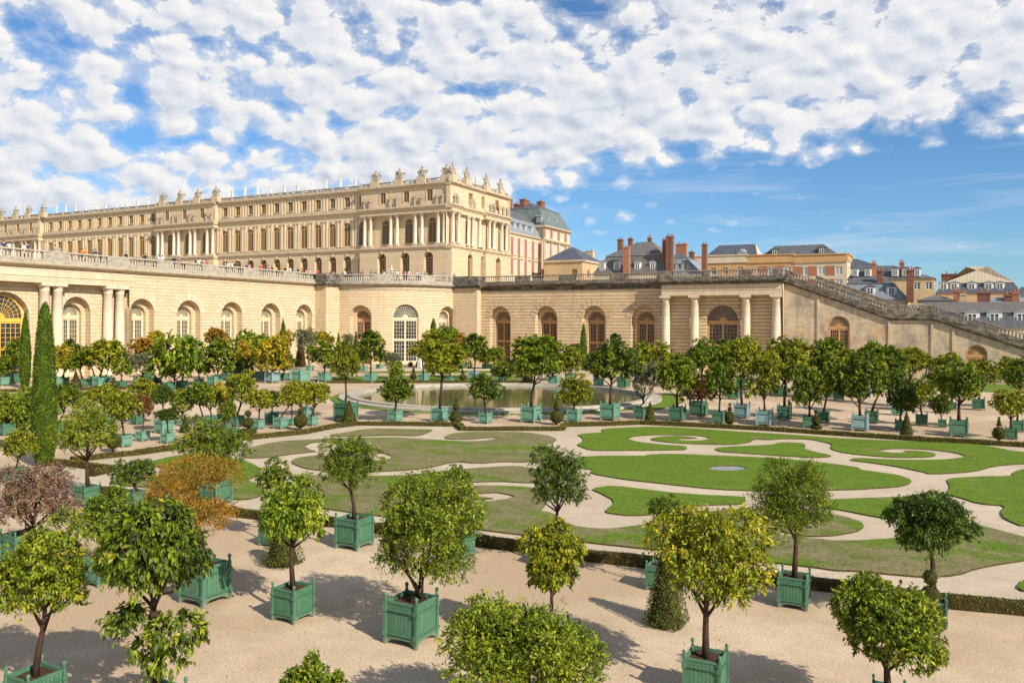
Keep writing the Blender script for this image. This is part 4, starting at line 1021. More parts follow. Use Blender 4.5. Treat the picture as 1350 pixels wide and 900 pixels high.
simple('zinc_roof_house','grey zinc-roofed house with a shuttered dormer and tall brown chimneys',172,1108,1197,395,374,'plaster_cream','zinc',10,(1,2.5,1.4),3,(1147,1175),(1.8,2.0),392,((1160,356.5,375,1.05,2,'chimney'),(1200,355.5,399,1.25,-.5,'chimney')),upper=(365,1,2,'slate'))
simple('gabled_stone_house','low house with a rubble stone gable wedged between the chimneys',168,1210,1258,396,388,'plaster_cream','slate_brown',9,(3.0,3.0,4.2),3,chs=((1261,383,402,1.0,1,'brick'),(1270,387,402,.9,1,'trim')))
simple('beige_roof_house','large house with pale beige sheet roof above a dark slate storey of white windows',212,1235,1345,386,373,'plaster','slate_blue',16,(1.2,1.2,1.0),4,(1244,1258,1281,1303.5,1318),(1.9,1.9),384,((1254,361,375,4.2,12,'chimney'),),upper=(351.5,9,9,'sheet_beige'),dm='zinc')
simple('far_slate_house','small distant house with bluish slate roof at the right edge',230,1342,1385,392,378,'plaster_cream','slate_blue',10,(1,1,4),4)
simple('long_slate_house','long low grey slate roof with white-framed dormers behind the stair balustrade',150,1208,1400,432,412.5,'plaster_cream','slate',9,(.6,.6,.6),2,(1281.5,1311,1347),(2.1,2.2),430,((1266,0,0,0,0,None),)[:0],upper=(398,.5,.5,'slate_brown'),dm='zinc')
simple('round_roof_house','low pale house behind the stair with a rounded grey roof and two chimney stacks',160,1290,1380,400,392,'plaster_cream','zinc',8,(.8,.8,1.2),2,chs=((1297,385,402,1.9,.6,'chimney'),(1329,388,404,1.1,.6,'chimney'),(1339,385,406,1.0,.6,'brick')))
simple('far_mansard_house','dark blue slate roof peeping above the ochre house on its left',240,1118,1160,352,341,'plaster_cream','slate_blue',12,(.5,6,4),4)
# ================================================================ GROUND
def gravelmat(name,c1,c2,speck):
    t=NT(name,.95,.15);o=t.tc('Object')
    a=t.noise(o,.11,6,.6);b_=t.noise(o,19,4,.75);d=t.noise(o,1.2,5,.65)
    c=t.mix(t.ramp(a,[(.42,0.),(.56,1.)]),c1,c2);c=t.mix(t.ramp(d,[(.33,.5),(.6,0.)]),c,tuple(x*.66 for x in c1))
    c=t.mix(t.ramp(b_,[(.36,.65),(.50,0.)]),c,speck);c=t.mix(t.ramp(b_,[(.56,0.),(.72,.5)]),c,(.78,.70,.60))
    v=t.new('ShaderNodeTexVoronoi');v.inputs['Scale'].default_value=1.7;v.inputs['Randomness'].default_value=1;t.l.new(o,v.inputs[0])
    leaf=t.ramp(v.outputs['Distance'],[(.0,1.),(.035,1.),(.042,0.)]);pick=t.ramp(t.noise(o,.35,3),[(.5,0.),(.56,1.)])
    c=t.mix(t.math('MULTIPLY',leaf,pick),c,(.22,.14,.05))
    t.color(c);t.bump(b_,.55,.02);return t.m
M['gravel']=gravelmat('gravel_pink_beige',(.67,.51,.345),(.50,.355,.215),(.19,.13,.085))
M['gravel_path']=gravelmat('gravel_pale_path',(.62,.50,.36),(.54,.43,.30),(.28,.225,.16))
def lawnmat():
    t=NT('lawn_grass',.9,.15);o=t.tc('Object')
    a=t.noise(o,.17,5,.62);w=t.noise(t.mapp(o,(1,1.5,1)),.5,5,.65);f=t.noise(o,18,3,.7);at=t.new('ShaderNodeAttribute');at.attribute_name='dry'
    st=t.noise(t.mapp(o,(.25,3.2,1)),1.0,4,.6);g=t.mix(t.ramp(w,[(.3,0.),(.7,1.)]),(.10,.185,.008),(.155,.26,.014));g=t.mix(t.ramp(st,[(.38,.0),(.62,.55)]),g,(.22,.29,.03))
    m=t.math('ADD',t.math('MULTIPLY',t.math('SUBTRACT',a,.5),1.7),t.math('ADD',at.outputs['Fac'],t.math('MULTIPLY',t.math('SUBTRACT',w,.5),.9)))
    dry=t.mix(t.ramp(w,[(.35,0.),(.65,1.)]),(.21,.185,.07),(.34,.255,.145))
    c=t.mix(t.ramp(m,[(.42,0.),(.62,1.)]),g,dry)
    q_=t.noise(o,4.5,6,.75);c=t.mix(t.ramp(q_,[(.36,.6),(.55,0.)]),c,(.07,.12,.010));c=t.mix(t.ramp(q_,[(.55,0.),(.72,.45)]),c,(.25,.26,.06));c=t.mix(t.ramp(f,[(.35,.6),(.6,0.)]),c,(.05,.08,.01));t.color(c);t.bump(f,.8,.04);return t.m
M['lawn']=lawnmat();M['lawn_edge']=plain('lawn_edge_soil_shade',(.10,.075,.03),1,.5,5,.1,.6)  # lawn sides: soil brown kept dark, painting in the shadow line along the edge
b=MB();b.face([(-1500,-400,0),(1500,-400,0),(1500,1500,0),(-1500,1500,0)]);tag(b.build('gravel_ground',M['gravel']),kind='structure')
# parterre floor of paler gravel
poly=[gnd(x,y)[:2] for x,y in [(60,624),(94,612),(226,593),(400,571.5),(470,561),(606,562),(742,563),(843,560),(1010,568),(1200,581),(1350,590),(1450,600),(1450,818),(1350,803),(1254,798),(1129,780),(1004,766),(855,746),(690,725),(629,716),(442,692),(318,680),(164,654)]]
b=MB();vs=[(x,y,.006) for x,y in poly]
for t_ in tessellate_polygon([[Vector(v) for v in vs]]): b.mesh([vs[k] for k in t_],[(0,1,2)])
tag(b.build('garden_path',M['gravel_path']),kind='structure')
LAWN=[]
def smooth(P,closed=True,it=1):
    for _ in range(it):
        Q=[]
        for i in range(len(P)):
            a,c=P[i],P[(i+1)%len(P)]
            Q.append((a[0]*.78+c[0]*.22,a[1]*.78+c[1]*.22));Q.append((a[0]*.22+c[0]*.78,a[1]*.22+c[1]*.78))
        P=Q
    return P
def inside(x,y,P):
    c=False;j=len(P)-1
    for i in range(len(P)):
        xi,yi=P[i];xj,yj=P[j]
        if (yi>y)!=(yj>y) and x<(xj-xi)*(y-yi)/(yj-yi)+xi: c=not c
        j=i
    return c
grassP=[]
def lawn(pts,dry=0.,holes=(),dryfn=None,z=.065):
    P=smooth([gnd(x,y)[:2] for x,y in pts]);P=[(p[0]+random.uniform(-.03,.03),p[1]+random.uniform(-.03,.03)) for p in P]
    Hs=[[gnd(x,y)[:2] for x,y in h] for h in holes]
    ring=[[Vector((x,y,z)) for x,y in q] for q in [P]+Hs]
    b=MB();flat=[v for r_ in ring for v in r_]
    b.mesh([tuple(v) for v in flat],[t_ for t_ in tessellate_polygon(ring)])
    off=0
    for r_ in ring:
        n=len(r_)
        for i in range(n):
            p,q=r_[i],r_[(i+1)%n];b.face([(p.x,p.y,0),(q.x,q.y,0),(q.x,q.y,z),(p.x,p.y,z)])
    b.mi=[0 if len(f_)==3 else 1 for f_ in b.f];o=b.build('lawn',[M['lawn'],M['lawn_edge']]);tag(o,kind='structure')
    a=o.data.attributes.new('dry','FLOAT','FACE');a.data.foreach_set('value',[dry]*len(o.data.polygons))
    grassP.append((P,Hs,dry));return o
lawn([(430,575),(455,571),(475,567),(500,565.5),(550,566.5),(572,566.5),(566,570),(552,575),(530,574.5),(500,574.5),(465,576)],.8)
lawn([(316,597),(330,590),(371,582),(393,581),(424,579.5),(455,578),(500,577.5),(527,577.5),(560,579.5),(600,582),(625,582.5),(645,581),(658,578),(648,577),(620,579.5),(590,579.5),(585,576.5),(597,572),(620,570),(658,570),(683,570),(707,572),(727,576),(735,580),(728,584),(717,587),(735,592),(728,602),(705,608),(688,610),(667,609),(630,611.5),(598,609),(567,617),(542,620),(495,622.5),(423,621),(400,618),(388,613),(383,609),(392,604),(423,600.5),(450,604),(492,608),(507,608),(520,603),(507,598),(493,597),(470,592),(450,586),(428,582.5),(410,584),(400,589),(411,594),(418,596),(400,597.5),(380,600),(349,604),(322,604.5)],.62)
lawn([(378,631),(391,625.5),(422,628),(460,628),(495,628.5),(542,627),(567,624),(600,620),(642,617),(670,615),(690,616),(712,621),(722,629),(715,636),(700,637.5),(655,635),(610,637),(580,638),(562,640),(580,643),(610,641.5),(642,641),(700,643),(725,648),(722,662),(712,675),(727,677),(738,683),(742,690),(769,697),(807,698.5),(840,694),(856,691.5),(880,689),(905,683),(930,677),(958,673),(985,672),(1012,673),(1050,674),(1080,676),(1099,679),(1113,682),(1135.5,689),(1140,695.5),(1129,702),(1102,706.5),(1075,708.5),(1050,706),(1030,702),(1018,697),(1030,694),(1045,696),(1058,694),(1073,697),(1060,701),(1040,699),(1020,693),(998,691),(1004,699),(1024,705),(1042,709),(1080,712),(1102,714.5),(1135,713.5),(1180,711),(1215,703),(1245,695),(1265,690),(1281,691),(1350,709),(1420,728),(1350,740),(1321,745),(1286,750),(1263,759.5),(1215,762),(1180,759),(1130,754),(1102,753),(1071,749),(1004,741),(862,725.5),(769,715.5),(695,707),(622,698),(560,690),(500,681),(455,675.5),(420,670),(406,662),(412,652),(402,641)],.62,
     holes=([(621,653.5),(632,651),(655,650),(672,653),(679,656),(668,659),(645,662),(618,663.5),(608,661),(625,660),(650,658),(636,656.5)],))
lawn([(190,611),(235,600.5),(275,598.5),(322,608.5),(335.5,613),(345.5,620),(340,627),(324,634.5),(344,639),(350,648),(343,655),(322,660),(290,658),(240,650),(205,644),(165,641),(145,637),(160,633),(200,629),(228,625),(232,620),(210,617)],.42)
lawn([(760,573),(797,570.5),(791.5,566.7),(808,565),(864,563),(901,564.5),(945,567.6),(1000,571),(1050,574),(1098,578),(1150,580.5),(1200,582.4),(1289,586.6),(1316,591),(1338,596),(1400,599),(1450,602),(1420,612),(1350,611.6),(1308.5,615),(1286.5,622.6),(1228,626),(1215,622.6),(1179,615),(1130,608.5),(1119,607.2),(1128,604.3),(1160,606),(1191,607),(1228,607),(1255,606),(1270,603.5),(1273,601.5),(1262,598),(1235,594),(1205,592),(1174,592),(1156,594.5),(1171,597.5),(1193,598),(1203,596),(1187,595.5),(1205,594.7),(1225,596.5),(1235,600),(1228,603),(1191,604),(1163,602.8),(1117,598.5),(1094,592.6),(1098,586),(1085,583),(1068,579.5),(1033,578.7),(1015,580.5),(994,579),(988,584),(964,586.7),(927,586),(890,584.5),(862,581.5),(857,578.7),(871,576),(895,575.2),(921,577.5),(913,578.8),(893,578.3),(893,580.2),(905,581.6),(925,581.5),(938,578.7),(930,576),(914,574.2),(871,573.5),(838,575),(826,578.7),(840,583),(875,587),(905,588.5),(906,593.5),(875,594),(800,594.5),(777,594),(767,590),(760,587),(768,583),(769,578)],.22)
lawn([(942,592.6),(947,590.7),(982,588.5),(1018,587),(1028,584),(1045,584),(1059,585),(1062,588),(1059,591.7),(1076,597),(1098,601),(1087,604),(1055,603),(1024,601),(978,597.8),(950,596.3)],.1)
el=[(959+25*math.cos(a),618+3.4*math.sin(a)) for a in np.linspace(0,2*PI,20)[:-1]]
lawn([(760,606),(764,602.8),(805,601.5),(847,602),(858,599.6),(890,599),(950,601.5),(1010,604),(1080,610),(1117,615),(1132.4,617),(1133,620),(1163,624),(1186,627.5),(1202,633.6),(1198.5,639.7),(1179,643),(1130,646),(1104,646.5),(1050,648.5),(1000,648),(945,646),(871,638),(825,633),(777,625),(782,619.4),(764,618),(757,612)],.12,holes=(el,))
lawn([(777.6,645.4),(808,640.7),(871,649),(927,653.7),(982,655.6),(984,659),(982,665),(945,666),(908,668.5),(878,675),(847,680.6),(820,680),(795,676),(804,670),(810,664),(804.4,657.4),(791.5,651)],.1)
lawn([(1050,664),(1075,661),(1102,659),(1200,655.6),(1222,654),(1240,661),(1245,672),(1232,683),(1205,692),(1176,686),(1130,677.6),(1102,672),(1075,668)],.22)
lawn([(1247,633.6),(1256,631),(1298.7,628.7),(1335,628.7),(1335,623.8),(1350,619),(1400,612),(1480,640),(1450,690),(1350,696),(1325.6,686),(1317,676),(1328,668),(1289,665),(1267,657),(1247,653),(1253.5,643)],.15)
lawn([(1338,776),(1350,765),(1420,762),(1450,790),(1350,781)],.1)
lawn([(-30,527),(0,522),(20,518),(60,516),(104,516),(115,519),(100,524),(60,526),(20,528)],.3)
lawn([(-40,562),(30,545),(75,536),(84,538),(84,545),(50,555),(10,570)],.35)
lawn([(415,503),(420,497),(520,495.5),(660,494),(700,497),(690,503),(560,503.5)],.45)
lawn([(430,491),(560,489),(700,489),(700,491.5),(560,492)],.3)
lawn([(1190,508),(1240,502),(1350,508),(1420,512),(1420,517),(1300,518)],.35)
lawn([(1240,499),(1350,501),(1420,505),(1420,507),(1240,500.5)],.3)
lawn([(850,540),(868,533),(878,525),(872,518),(895,521),(905,528),(890,535),(865,541)],.25)
# standing water disc
b=MB();g=gnd(959,618.5);b.lathe([(1.5,0),(1.5,.02)],g[0],g[1],.0,24,1,1);tag(b.build('well_cover',plain('well_stone',(.36,.35,.34),.7,.4,3)),'small grey round stone drain cover set in the central lawn','drain cover')
# grass blades as low tufts
Ps=[];dr=[]
for P,Hs,dry in grassP:
    xs=[p[0] for p in P];ys=[p[1] for p in P];ar=(max(xs)-min(xs))*(max(ys)-min(ys));n=int(min(ar*60,60000))
    X=rng.uniform(min(xs),max(xs),n);Y=rng.uniform(min(ys),max(ys),n)
    for x,y in zip(X,Y):
        dpt=-x*math.sin(YAW)+y*math.cos(YAW)
        if dpt>48 or dpt<10 or random.random()>(30/dpt)**1.2: continue
        if inside(x,y,P) and not any(inside(x,y,h) for h in Hs): Ps.append((x,y,.062))
Pn=np.array(Ps);n=len(Pn);print('tufts',n)
gm=leafmesh('grass',Pn,unit(n)*.9+np.array([0,0,.35]),unit(n)*.3+np.array([0,0,1.]),np.full(n,.055)*rng.uniform(.6,1.3,n),np.full(n,.03),rng.normal(.5,.2,n))
M['blade']=leafmat('grass_blade',[(.05,(.07,.12,.01)),(.5,(.12,.19,.015)),(.85,(.2,.21,.04)),(1.,(.30,.25,.11))],.3)
tag(link('grass',gm,mat=M['blade']),kind='stuff')
nf=5200;X=rng.uniform(-34,14,nf);Y=rng.uniform(8,60,nf);cl=(np.sin(X*.9+1.3*np.sin(Y*.6))*np.sin(Y*.8+X*.3)>-.1)
X,Y=X[cl],Y[cl];nf=len(X);A=unit(nf);A[:,2]*=.15;NN=unit(nf)*.3+np.array([0,0,1.])
fl_=leafmesh('fallen_leaves',np.stack([X,Y,np.full(nf,.012)],1),A,NN,rng.uniform(.035,.085,nf),rng.uniform(.02,.04,nf),rng.random(nf))
M['fallen']=leafmat('fallen_leaf',[(.0,(.20,.13,.05)),(.5,(.34,.22,.07)),(.8,(.50,.36,.06)),(1.,(.16,.09,.04))],.05,.8)
tag(link('fallen_leaves',fl_,mat=M['fallen']),kind='stuff')
# hedges
def hedge(pts,w,h,label,top=False):
    Q=[Vector((*gnd(x,y)[:2],0)) for x,y in pts];R_=[]
    for a,c in zip(Q[:-1],Q[1:]):
        k=max(1,int((c-a).length/.5))
        R_+= [a+(c-a)*i/k for i in range(k)]
    R_.append(Q[-1]);b=MB();L_=[];n=len(R_)
    for i,p in enumerate(R_):
        d=(R_[min(i+1,n-1)]-R_[max(i-1,0)]).normalized();s=Vector((-d.y,d.x,0));hh=h+random.uniform(-.02,.02);ww=w/2+random.uniform(-.015,.015)
        L_.append([p-s*ww,p-s*ww*.95+Vector((0,0,hh)),p+s*ww*.95+Vector((0,0,hh)),p+s*ww])
    for a,c in zip(L_[:-1],L_[1:]):
        for k in range(3): b.face([a[k],c[k],c[k+1],a[k+1]])
    b.face(L_[0]);b.face(L_[-1])
    root=empty('box_hedge',tuple(R_[0]),0,label,'hedge')
    o=b.build('inner_branches',M['hedge_core'],root);o.location=-R_[0]
    P=[];Nn=[]
    dens=260
    for a,c in zip(L_[:-1],L_[1:]):
        ln=(c[0]-a[0]).length;dpt=-a[0].x*math.sin(YAW)+a[0].y*math.cos(YAW)
        for k,wd in ((0,h),(1,w),(2,h)):
            m_=int(ln*wd*dens*min(1,(30/dpt)**.7)*(1 if dpt<120 else .5))
            for _ in range(m_):
                u,v=random.random(),random.random();q=(a[k]*(1-v)+a[k+1]*v)*(1-u)+(c[k]*(1-v)+c[k+1]*v)*u
                P.append(q);nn=(c[k]-a[k]).cross(a[k+1]-a[k]);nn.normalize();Nn.append(nn)
    P=np.array(P)-np.array(R_[0]);Nn=np.array(Nn);m_=len(P)
    dmean=float(np.mean([-r_.x*math.sin(YAW)+r_.y*math.cos(YAW) for r_ in R_]));L0=.055*max(1,(dmean/30)**.7)
    me=leafmesh('foliage',P,unit(m_)+Nn*.3+np.array([0,0,.3]),Nn+unit(m_)*.5,np.full(m_,L0)*rng.uniform(.7,1.3,m_),np.full(m_,L0*.65),rng.normal(.55,.2,m_))
    link('foliage',me,root,mat=M['hedge_leaf']);return root
M['hedge_core']=plain('hedge_twigs',(.06,.045,.015),1,.4,9,.1,.5)
M['hedge_leaf']=leafmat('hedge_leaf',[(.05,(.06,.065,.007)),(.5,(.16,.17,.018)),(.8,(.24,.20,.025)),(1.,(.33,.23,.05))],.2)
hedge([(128,650),(164,655),(240,667),(318,681),(442,693.5),(629,718),(764,736.5),(855,747),(1004,767),(1129,782),(1254,800),(1350,809),(1460,824)],.40,.30,'long low clipped box hedge running across the near side of the patterned lawns')
hedge([(180,599.5),(226,593),(320,580),(400,572),(440,564),(472,560.5),(540,561),(605,562)],.5,.27,'low box hedge curving from the cypress to the middle, behind the patterned lawns')
hedge([(605,562),(610,567.5),(740,567.5),(744,562.5)],.45,.27,'short straight stepped box hedge opposite the middle of the pond')
hedge([(744,562),(800,561),(843,559),(920,562.5),(1010,567.5),(1200,580.5),(1350,589),(1460,597)],.5,.27,'low box hedge along the far right edge of the patterned lawns')
hedge([(64,611),(105,616),(146,621.5),(120,628)],.38,.28,'short angled box hedge beside the foot of the tall cypress')
hedge([(94,609),(140,603.5),(182,599.5)],.38,.26,'short straight box hedge right of the tall cypress foot')
hedge([(-40,518),(60,515.5),(180,512.5),(240,513)],.5,.27,'faraway low hedge line in front of the left-hand planter row')
hedge([(430,505),(560,504.5),(700,505)],.6,.25,'thin low hedge beyond the far rim of the pond')
# pond
PX,PY=gnd(660,523)[:2];R=15.4
print('pond',PX,PY)
W=NT('pond_water',.10,.5);n_=W.noise(W.tc('Object'),1.4,3,.5);W.color((.10,.10,.04));W.b.inputs['IOR'].default_value=1.33;W.bump(n_,.12,.03)
b=MB();b.lathe([(R-.2,0),(R-.2,.01)],PX,PY,.02,96)
tag(b.build('pond_water',W.m),kind='structure')
b=MB()
def rings(r0,r1,z0,z1,n=96):
    for i in range(n):
        a,c=2*PI*i/n,2*PI*(i+1)/n
        for (ra,za),(rb,zb) in (((r0,z0-.3),(r0,z1)),((r0,z1),(r1,z1)),((r1,z1),(r1,z0-.3))):
            b.face([(PX+ra*math.cos(a),PY+ra*math.sin(a),za),(PX+ra*math.cos(c),PY+ra*math.sin(c),za),(PX+rb*math.cos(c),PY+rb*math.sin(c),zb),(PX+rb*math.cos(a),PY+rb*math.sin(a),zb)])
rings(R-.55,R+.15,.02,.38);rings(R+.15,R+1.1,.02,.22)
o=b.build('round_basin',M['parapet_light']);tag(o,'low round weathered stone rim around the greenish garden pond','basin')
b=MB()
for i in range(96):
    a,c=2*PI*i/96,2*PI*(i+1)/96;r0,r1=R+1.08,R+1.9
    b.face([(PX+r0*math.cos(a),PY+r0*math.sin(a),.05),(PX+r1*math.cos(a),PY+r1*math.sin(a),.05),(PX+r1*math.cos(c),PY+r1*math.sin(c),.05),(PX+r0*math.cos(c),PY+r0*math.sin(c),.05)])
    b.face([(PX+r1*math.cos(a),PY+r1*math.sin(a),0),(PX+r1*math.cos(c),PY+r1*math.sin(c),0),(PX+r1*math.cos(c),PY+r1*math.sin(c),.05),(PX+r1*math.cos(a),PY+r1*math.sin(a),.05)])
o=b.build('grass_ring',M['lawn']);tag(o,kind='structure');a=o.data.attributes.new('dry','FLOAT','FACE');a.data.foreach_set('value',[.3]*len(o.data.polygons))
# far terrace step lines
b=MB()
for (pl,pr,y,w) in ((425,700,487.5,.5),(1230,1420,503,.4)):
    a=gnd(pl,y);c=gnd(pr,y);v=Vector((a[0],a[1],0));e=Vector((c[0],c[1],0));s=Vector((-(e-v).y,(e-v).x,0)).normalized()*w/2
    vs=[v-s,e-s,e+s,v+s];b.mesh([(q.x,q.y,0) for q in vs]+[(q.x,q.y,.16) for q in vs],[(4,5,6,7),(0,1,5,4),(1,2,6,5),(2,3,7,6),(3,0,4,7)])
tag(b.build('kerb',M['parapet_light']),kind='structure')
# ================================================================ PLANTER BOXES (1 m wide, 1.18 m tall body)
def planter_parts(simple=False):
    b=MB();w=.5
    for rz in range(4):
        c,s=math.cos(rz*PI/2),math.sin(rz*PI/2);tb=MB();n=8
        for i in range(n):
            x0=-.43+.86*i/n;x1=-.43+.86*(i+1)/n;dz=random.uniform(-.004,.004)
            tb.box(x0+.006,x1-.006,-w+.03+dz,-w+.06+dz,.20,1.13)
        tb.box(-.43,.43,-w+.055,-w+.075,.19,1.12)
        for z in ((.17,.24),(1.10,1.16)): tb.box(-.43,.43,-w+.012,-w+.07,*z)
        # arched bottom rail brackets
        for sx in (-1,1):
            P=[(sx*.43,.02),(sx*.43,.17),(sx*.12,.17),(sx*.27,.145),(sx*.35,.10)]
            vs=[(x,-w+.02,z) for x,z in P]+[(x,-w+.05,z) for x,z in P];tb.mesh(vs,[(0,1,2,3,4),(9,8,7,6,5),(2,3,8,7),(3,4,9,8),(4,0,5,9)])
        b.mesh([(x*c-y*s,x*s+y*c,z) for x,y,z in tb.v],tb.f)
    p=MB();q=MB();p.box(-.04,.04,-.04,.04,0,1.17);q.lathe([(.03,-.02),(.045,.02),(.025,.045),(.048,.09),(.054,.125),(.044,.165),(.02,.185),(.0,.19)],z=1.19,seg=10)
    ir=MB();vs=[];fs=[]
    for k in range(5):
        pass
    o_,i_=w+.022,w-.03
    for (x,y) in ((-1,-1),(1,-1),(1,1),(-1,1)):
        vs+=[(x*o_,y*o_,-.017),(x*o_,y*o_,.017),(x*i_,y*i_,.017),(x*i_,y*i_,-.017)]
    for k in range(4):
        a=k*4;c=((k+1)%4)*4
        for j in range(4): fs.append((a+j,c+j,c+(j+1)%4,a+(j+1)%4))
    ir.mesh(vs,fs)
    for z in (.29,.93): p.box(-.065,.065,-.065,.065,z-.055,z+.055)
    so=MB();N=8
    g=[[(-.44+.88*i/N,-.44+.88*j/N,1.05+random.uniform(-.02,.03)) for j in range(N+1)] for i in range(N+1)]
    for i in range(N):
        for j in range(N): so.face([g[i][j],g[i+1][j],g[i+1][j+1],g[i][j+1]])
    return b,p,q,ir,so
pb_,pp_,pq_,pi_,ps_=planter_parts()
def mk(bm,name,mat,sm=False): m=bm.me(name,mat,sm);return m
PM={'panel':mk(pb_,'planter_box',M['planter']),'post':mk(pp_,'corner_post',M['planter']),'ball':mk(pq_,'finial',M['planter'],True),'bar':mk(pi_,'iron_band',M['iron']),'soil':mk(ps_,'soil',M['soil'])}
def far_box():
    b=MB()
    for sx in (-1,1):
        for sy in (-1,1):
            b.box(sx*.5-.05,sx*.5+.05,sy*.5-.05,sy*.5+.05,0,1.2);b.lathe([(.03,0),(.065,.08),(.05,.15),(.0,.18)],sx*.5,sy*.5,1.2,6)
    b.box(-.46,.46,-.47,-.43,.16,1.14);b.box(-.46,.46,.43,.47,.16,1.14);b.box(-.47,-.43,-.43,.43,.16,1.14);b.box(.43,.47,-.43,.43,.16,1.14)
    for z in (.29,.95):
        for s in (-1,1): b.box(-.46,.46,s*.5-.025,s*.5+.025,z-.03,z+.03);b.box(s*.5-.025,s*.5+.025,-.46,.46,z-.03,z+.03)
    for i in range(1,6):
        x=-.46+.92*i/6
        for s in (-1,1): b.box(x-.012,x+.012,s*.475-.01,s*.475+.01,.2,1.1);b.box(s*.475-.01,s*.475+.01,x-.012,x+.012,.2,1.1)
    return b.me('planter_box',M['planter'])
FB=far_box()
def set_mat(o,m): o.material_slots[0].link='OBJECT';o.material_slots[0].material=m;return o
def add_planter(root,w,h,col,near):
    m=M[{'g':'planter','w':'planter_worn','b':'planter_blue'}[col]]
    sc=(w,w,h/1.18)
    if near:
        o=link('planter_box',PM['panel'],root,(0,0,0),0,sc);set_mat(o,m)
        for sx in (-1,1):
            for sy in (-1,1):
                q=link('corner_post',PM['post'],o,(sx*.475,sy*.475,0));set_mat(q,m);q2=link('finial',PM['ball'],o,(sx*.475,sy*.475,0));set_mat(q2,m)
        link('iron_band',PM['bar'],o,(0,0,.29));link('iron_band',PM['bar'],o,(0,0,.93));link('soil',PM['soil'],root,(0,0,0),0,sc)
    else:
        o=link('planter_box',FB,root,(0,0,0),0,sc);set_mat(o,m);link('soil',PM['soil'],root,(0,0,-.02),0,sc)
# ---- unit crown libraries
MID=[crown('crown',lobes_for(1,1,100+i,7,.42,.76),7800,.125,.062,per=14,sig=.12,shell=.12,inner=.12,tmean=.42) for i in range(6)]
FAR=[crown('crown',lobes_for(1,1,200+i,6,.42,.78),3000,.19,.10,per=12,sig=.12,shell=.12,inner=.1) for i in range(5)]
OLI=[crown('crown',lobes_for(1,1,300+i,7,.36,.66),5200,.13,.04,per=12,sig=.16,shell=.22,inner=.2,droop=0) for i in range(2)]
def bare(seed,n=5200):
    d=unit(n);d[:,2]=np.abs(d[:,2])*1.0-.15;d/=np.linalg.norm(d,axis=1,keepdims=True);r=rng.random(n)**.5*.95
    P=d*r[:,None]*np.array([1,1,1.]);P[:,2]+=-.25
    return leafmesh('crown',P,d+unit(n)*.55+np.array([0,0,.25]),unit(n),rng.uniform(.12,.3,n),np.full(n,.014),rng.normal(.5,.2,n))
LF={'g':'leaf_g','d':'leaf_d','b':'leaf_b','y':'leaf_y','gold':'leaf_gold','o':'leaf_orange','r':'leaf_rust','v':'leaf_olive','t':'twig'}
LC={'g':'green','d':'dark green','b':'bright green','y':'yellow-green','gold':'golden','o':'orange-leaved','r':'reddish','v':'grey-green','t':'bare twiggy'}
def trunk(root,z0,z1,top,r0,off,rx,rz,branches=5,seed=0,mat='bark'):
    r=random.Random(seed);b=MB();ox,oy=off
    k=[(0,0,z0-.05),(ox*.3+r.uniform(-.03,.03),oy*.3+r.uniform(-.03,.03),z0+(z1-z0)*.5),(ox*.8,oy*.8,z1),(ox,oy,z1+rz*.7)]
    b.tube(k,[r0*1.25,r0,r0*.85,r0*.4],8)
    for i in range(branches):
        a=2*PI*i/branches+r.random();e=r.uniform(.3,1.0);p0=Vector((ox*.8,oy*.8,z1+r.uniform(-.1,.35)*rz));q=Vector((ox+math.cos(a)*rx*.72,oy+math.sin(a)*rx*.72,z1+rz*(e+.25)))
        mid=p0.lerp(q,.5)+Vector((0,0,-.08*rz));b.tube([p0,mid,q],[r0*.55,r0*.34,r0*.14],5)
    return b.build('trunk',M[mat],root,True)
cnt=[0]
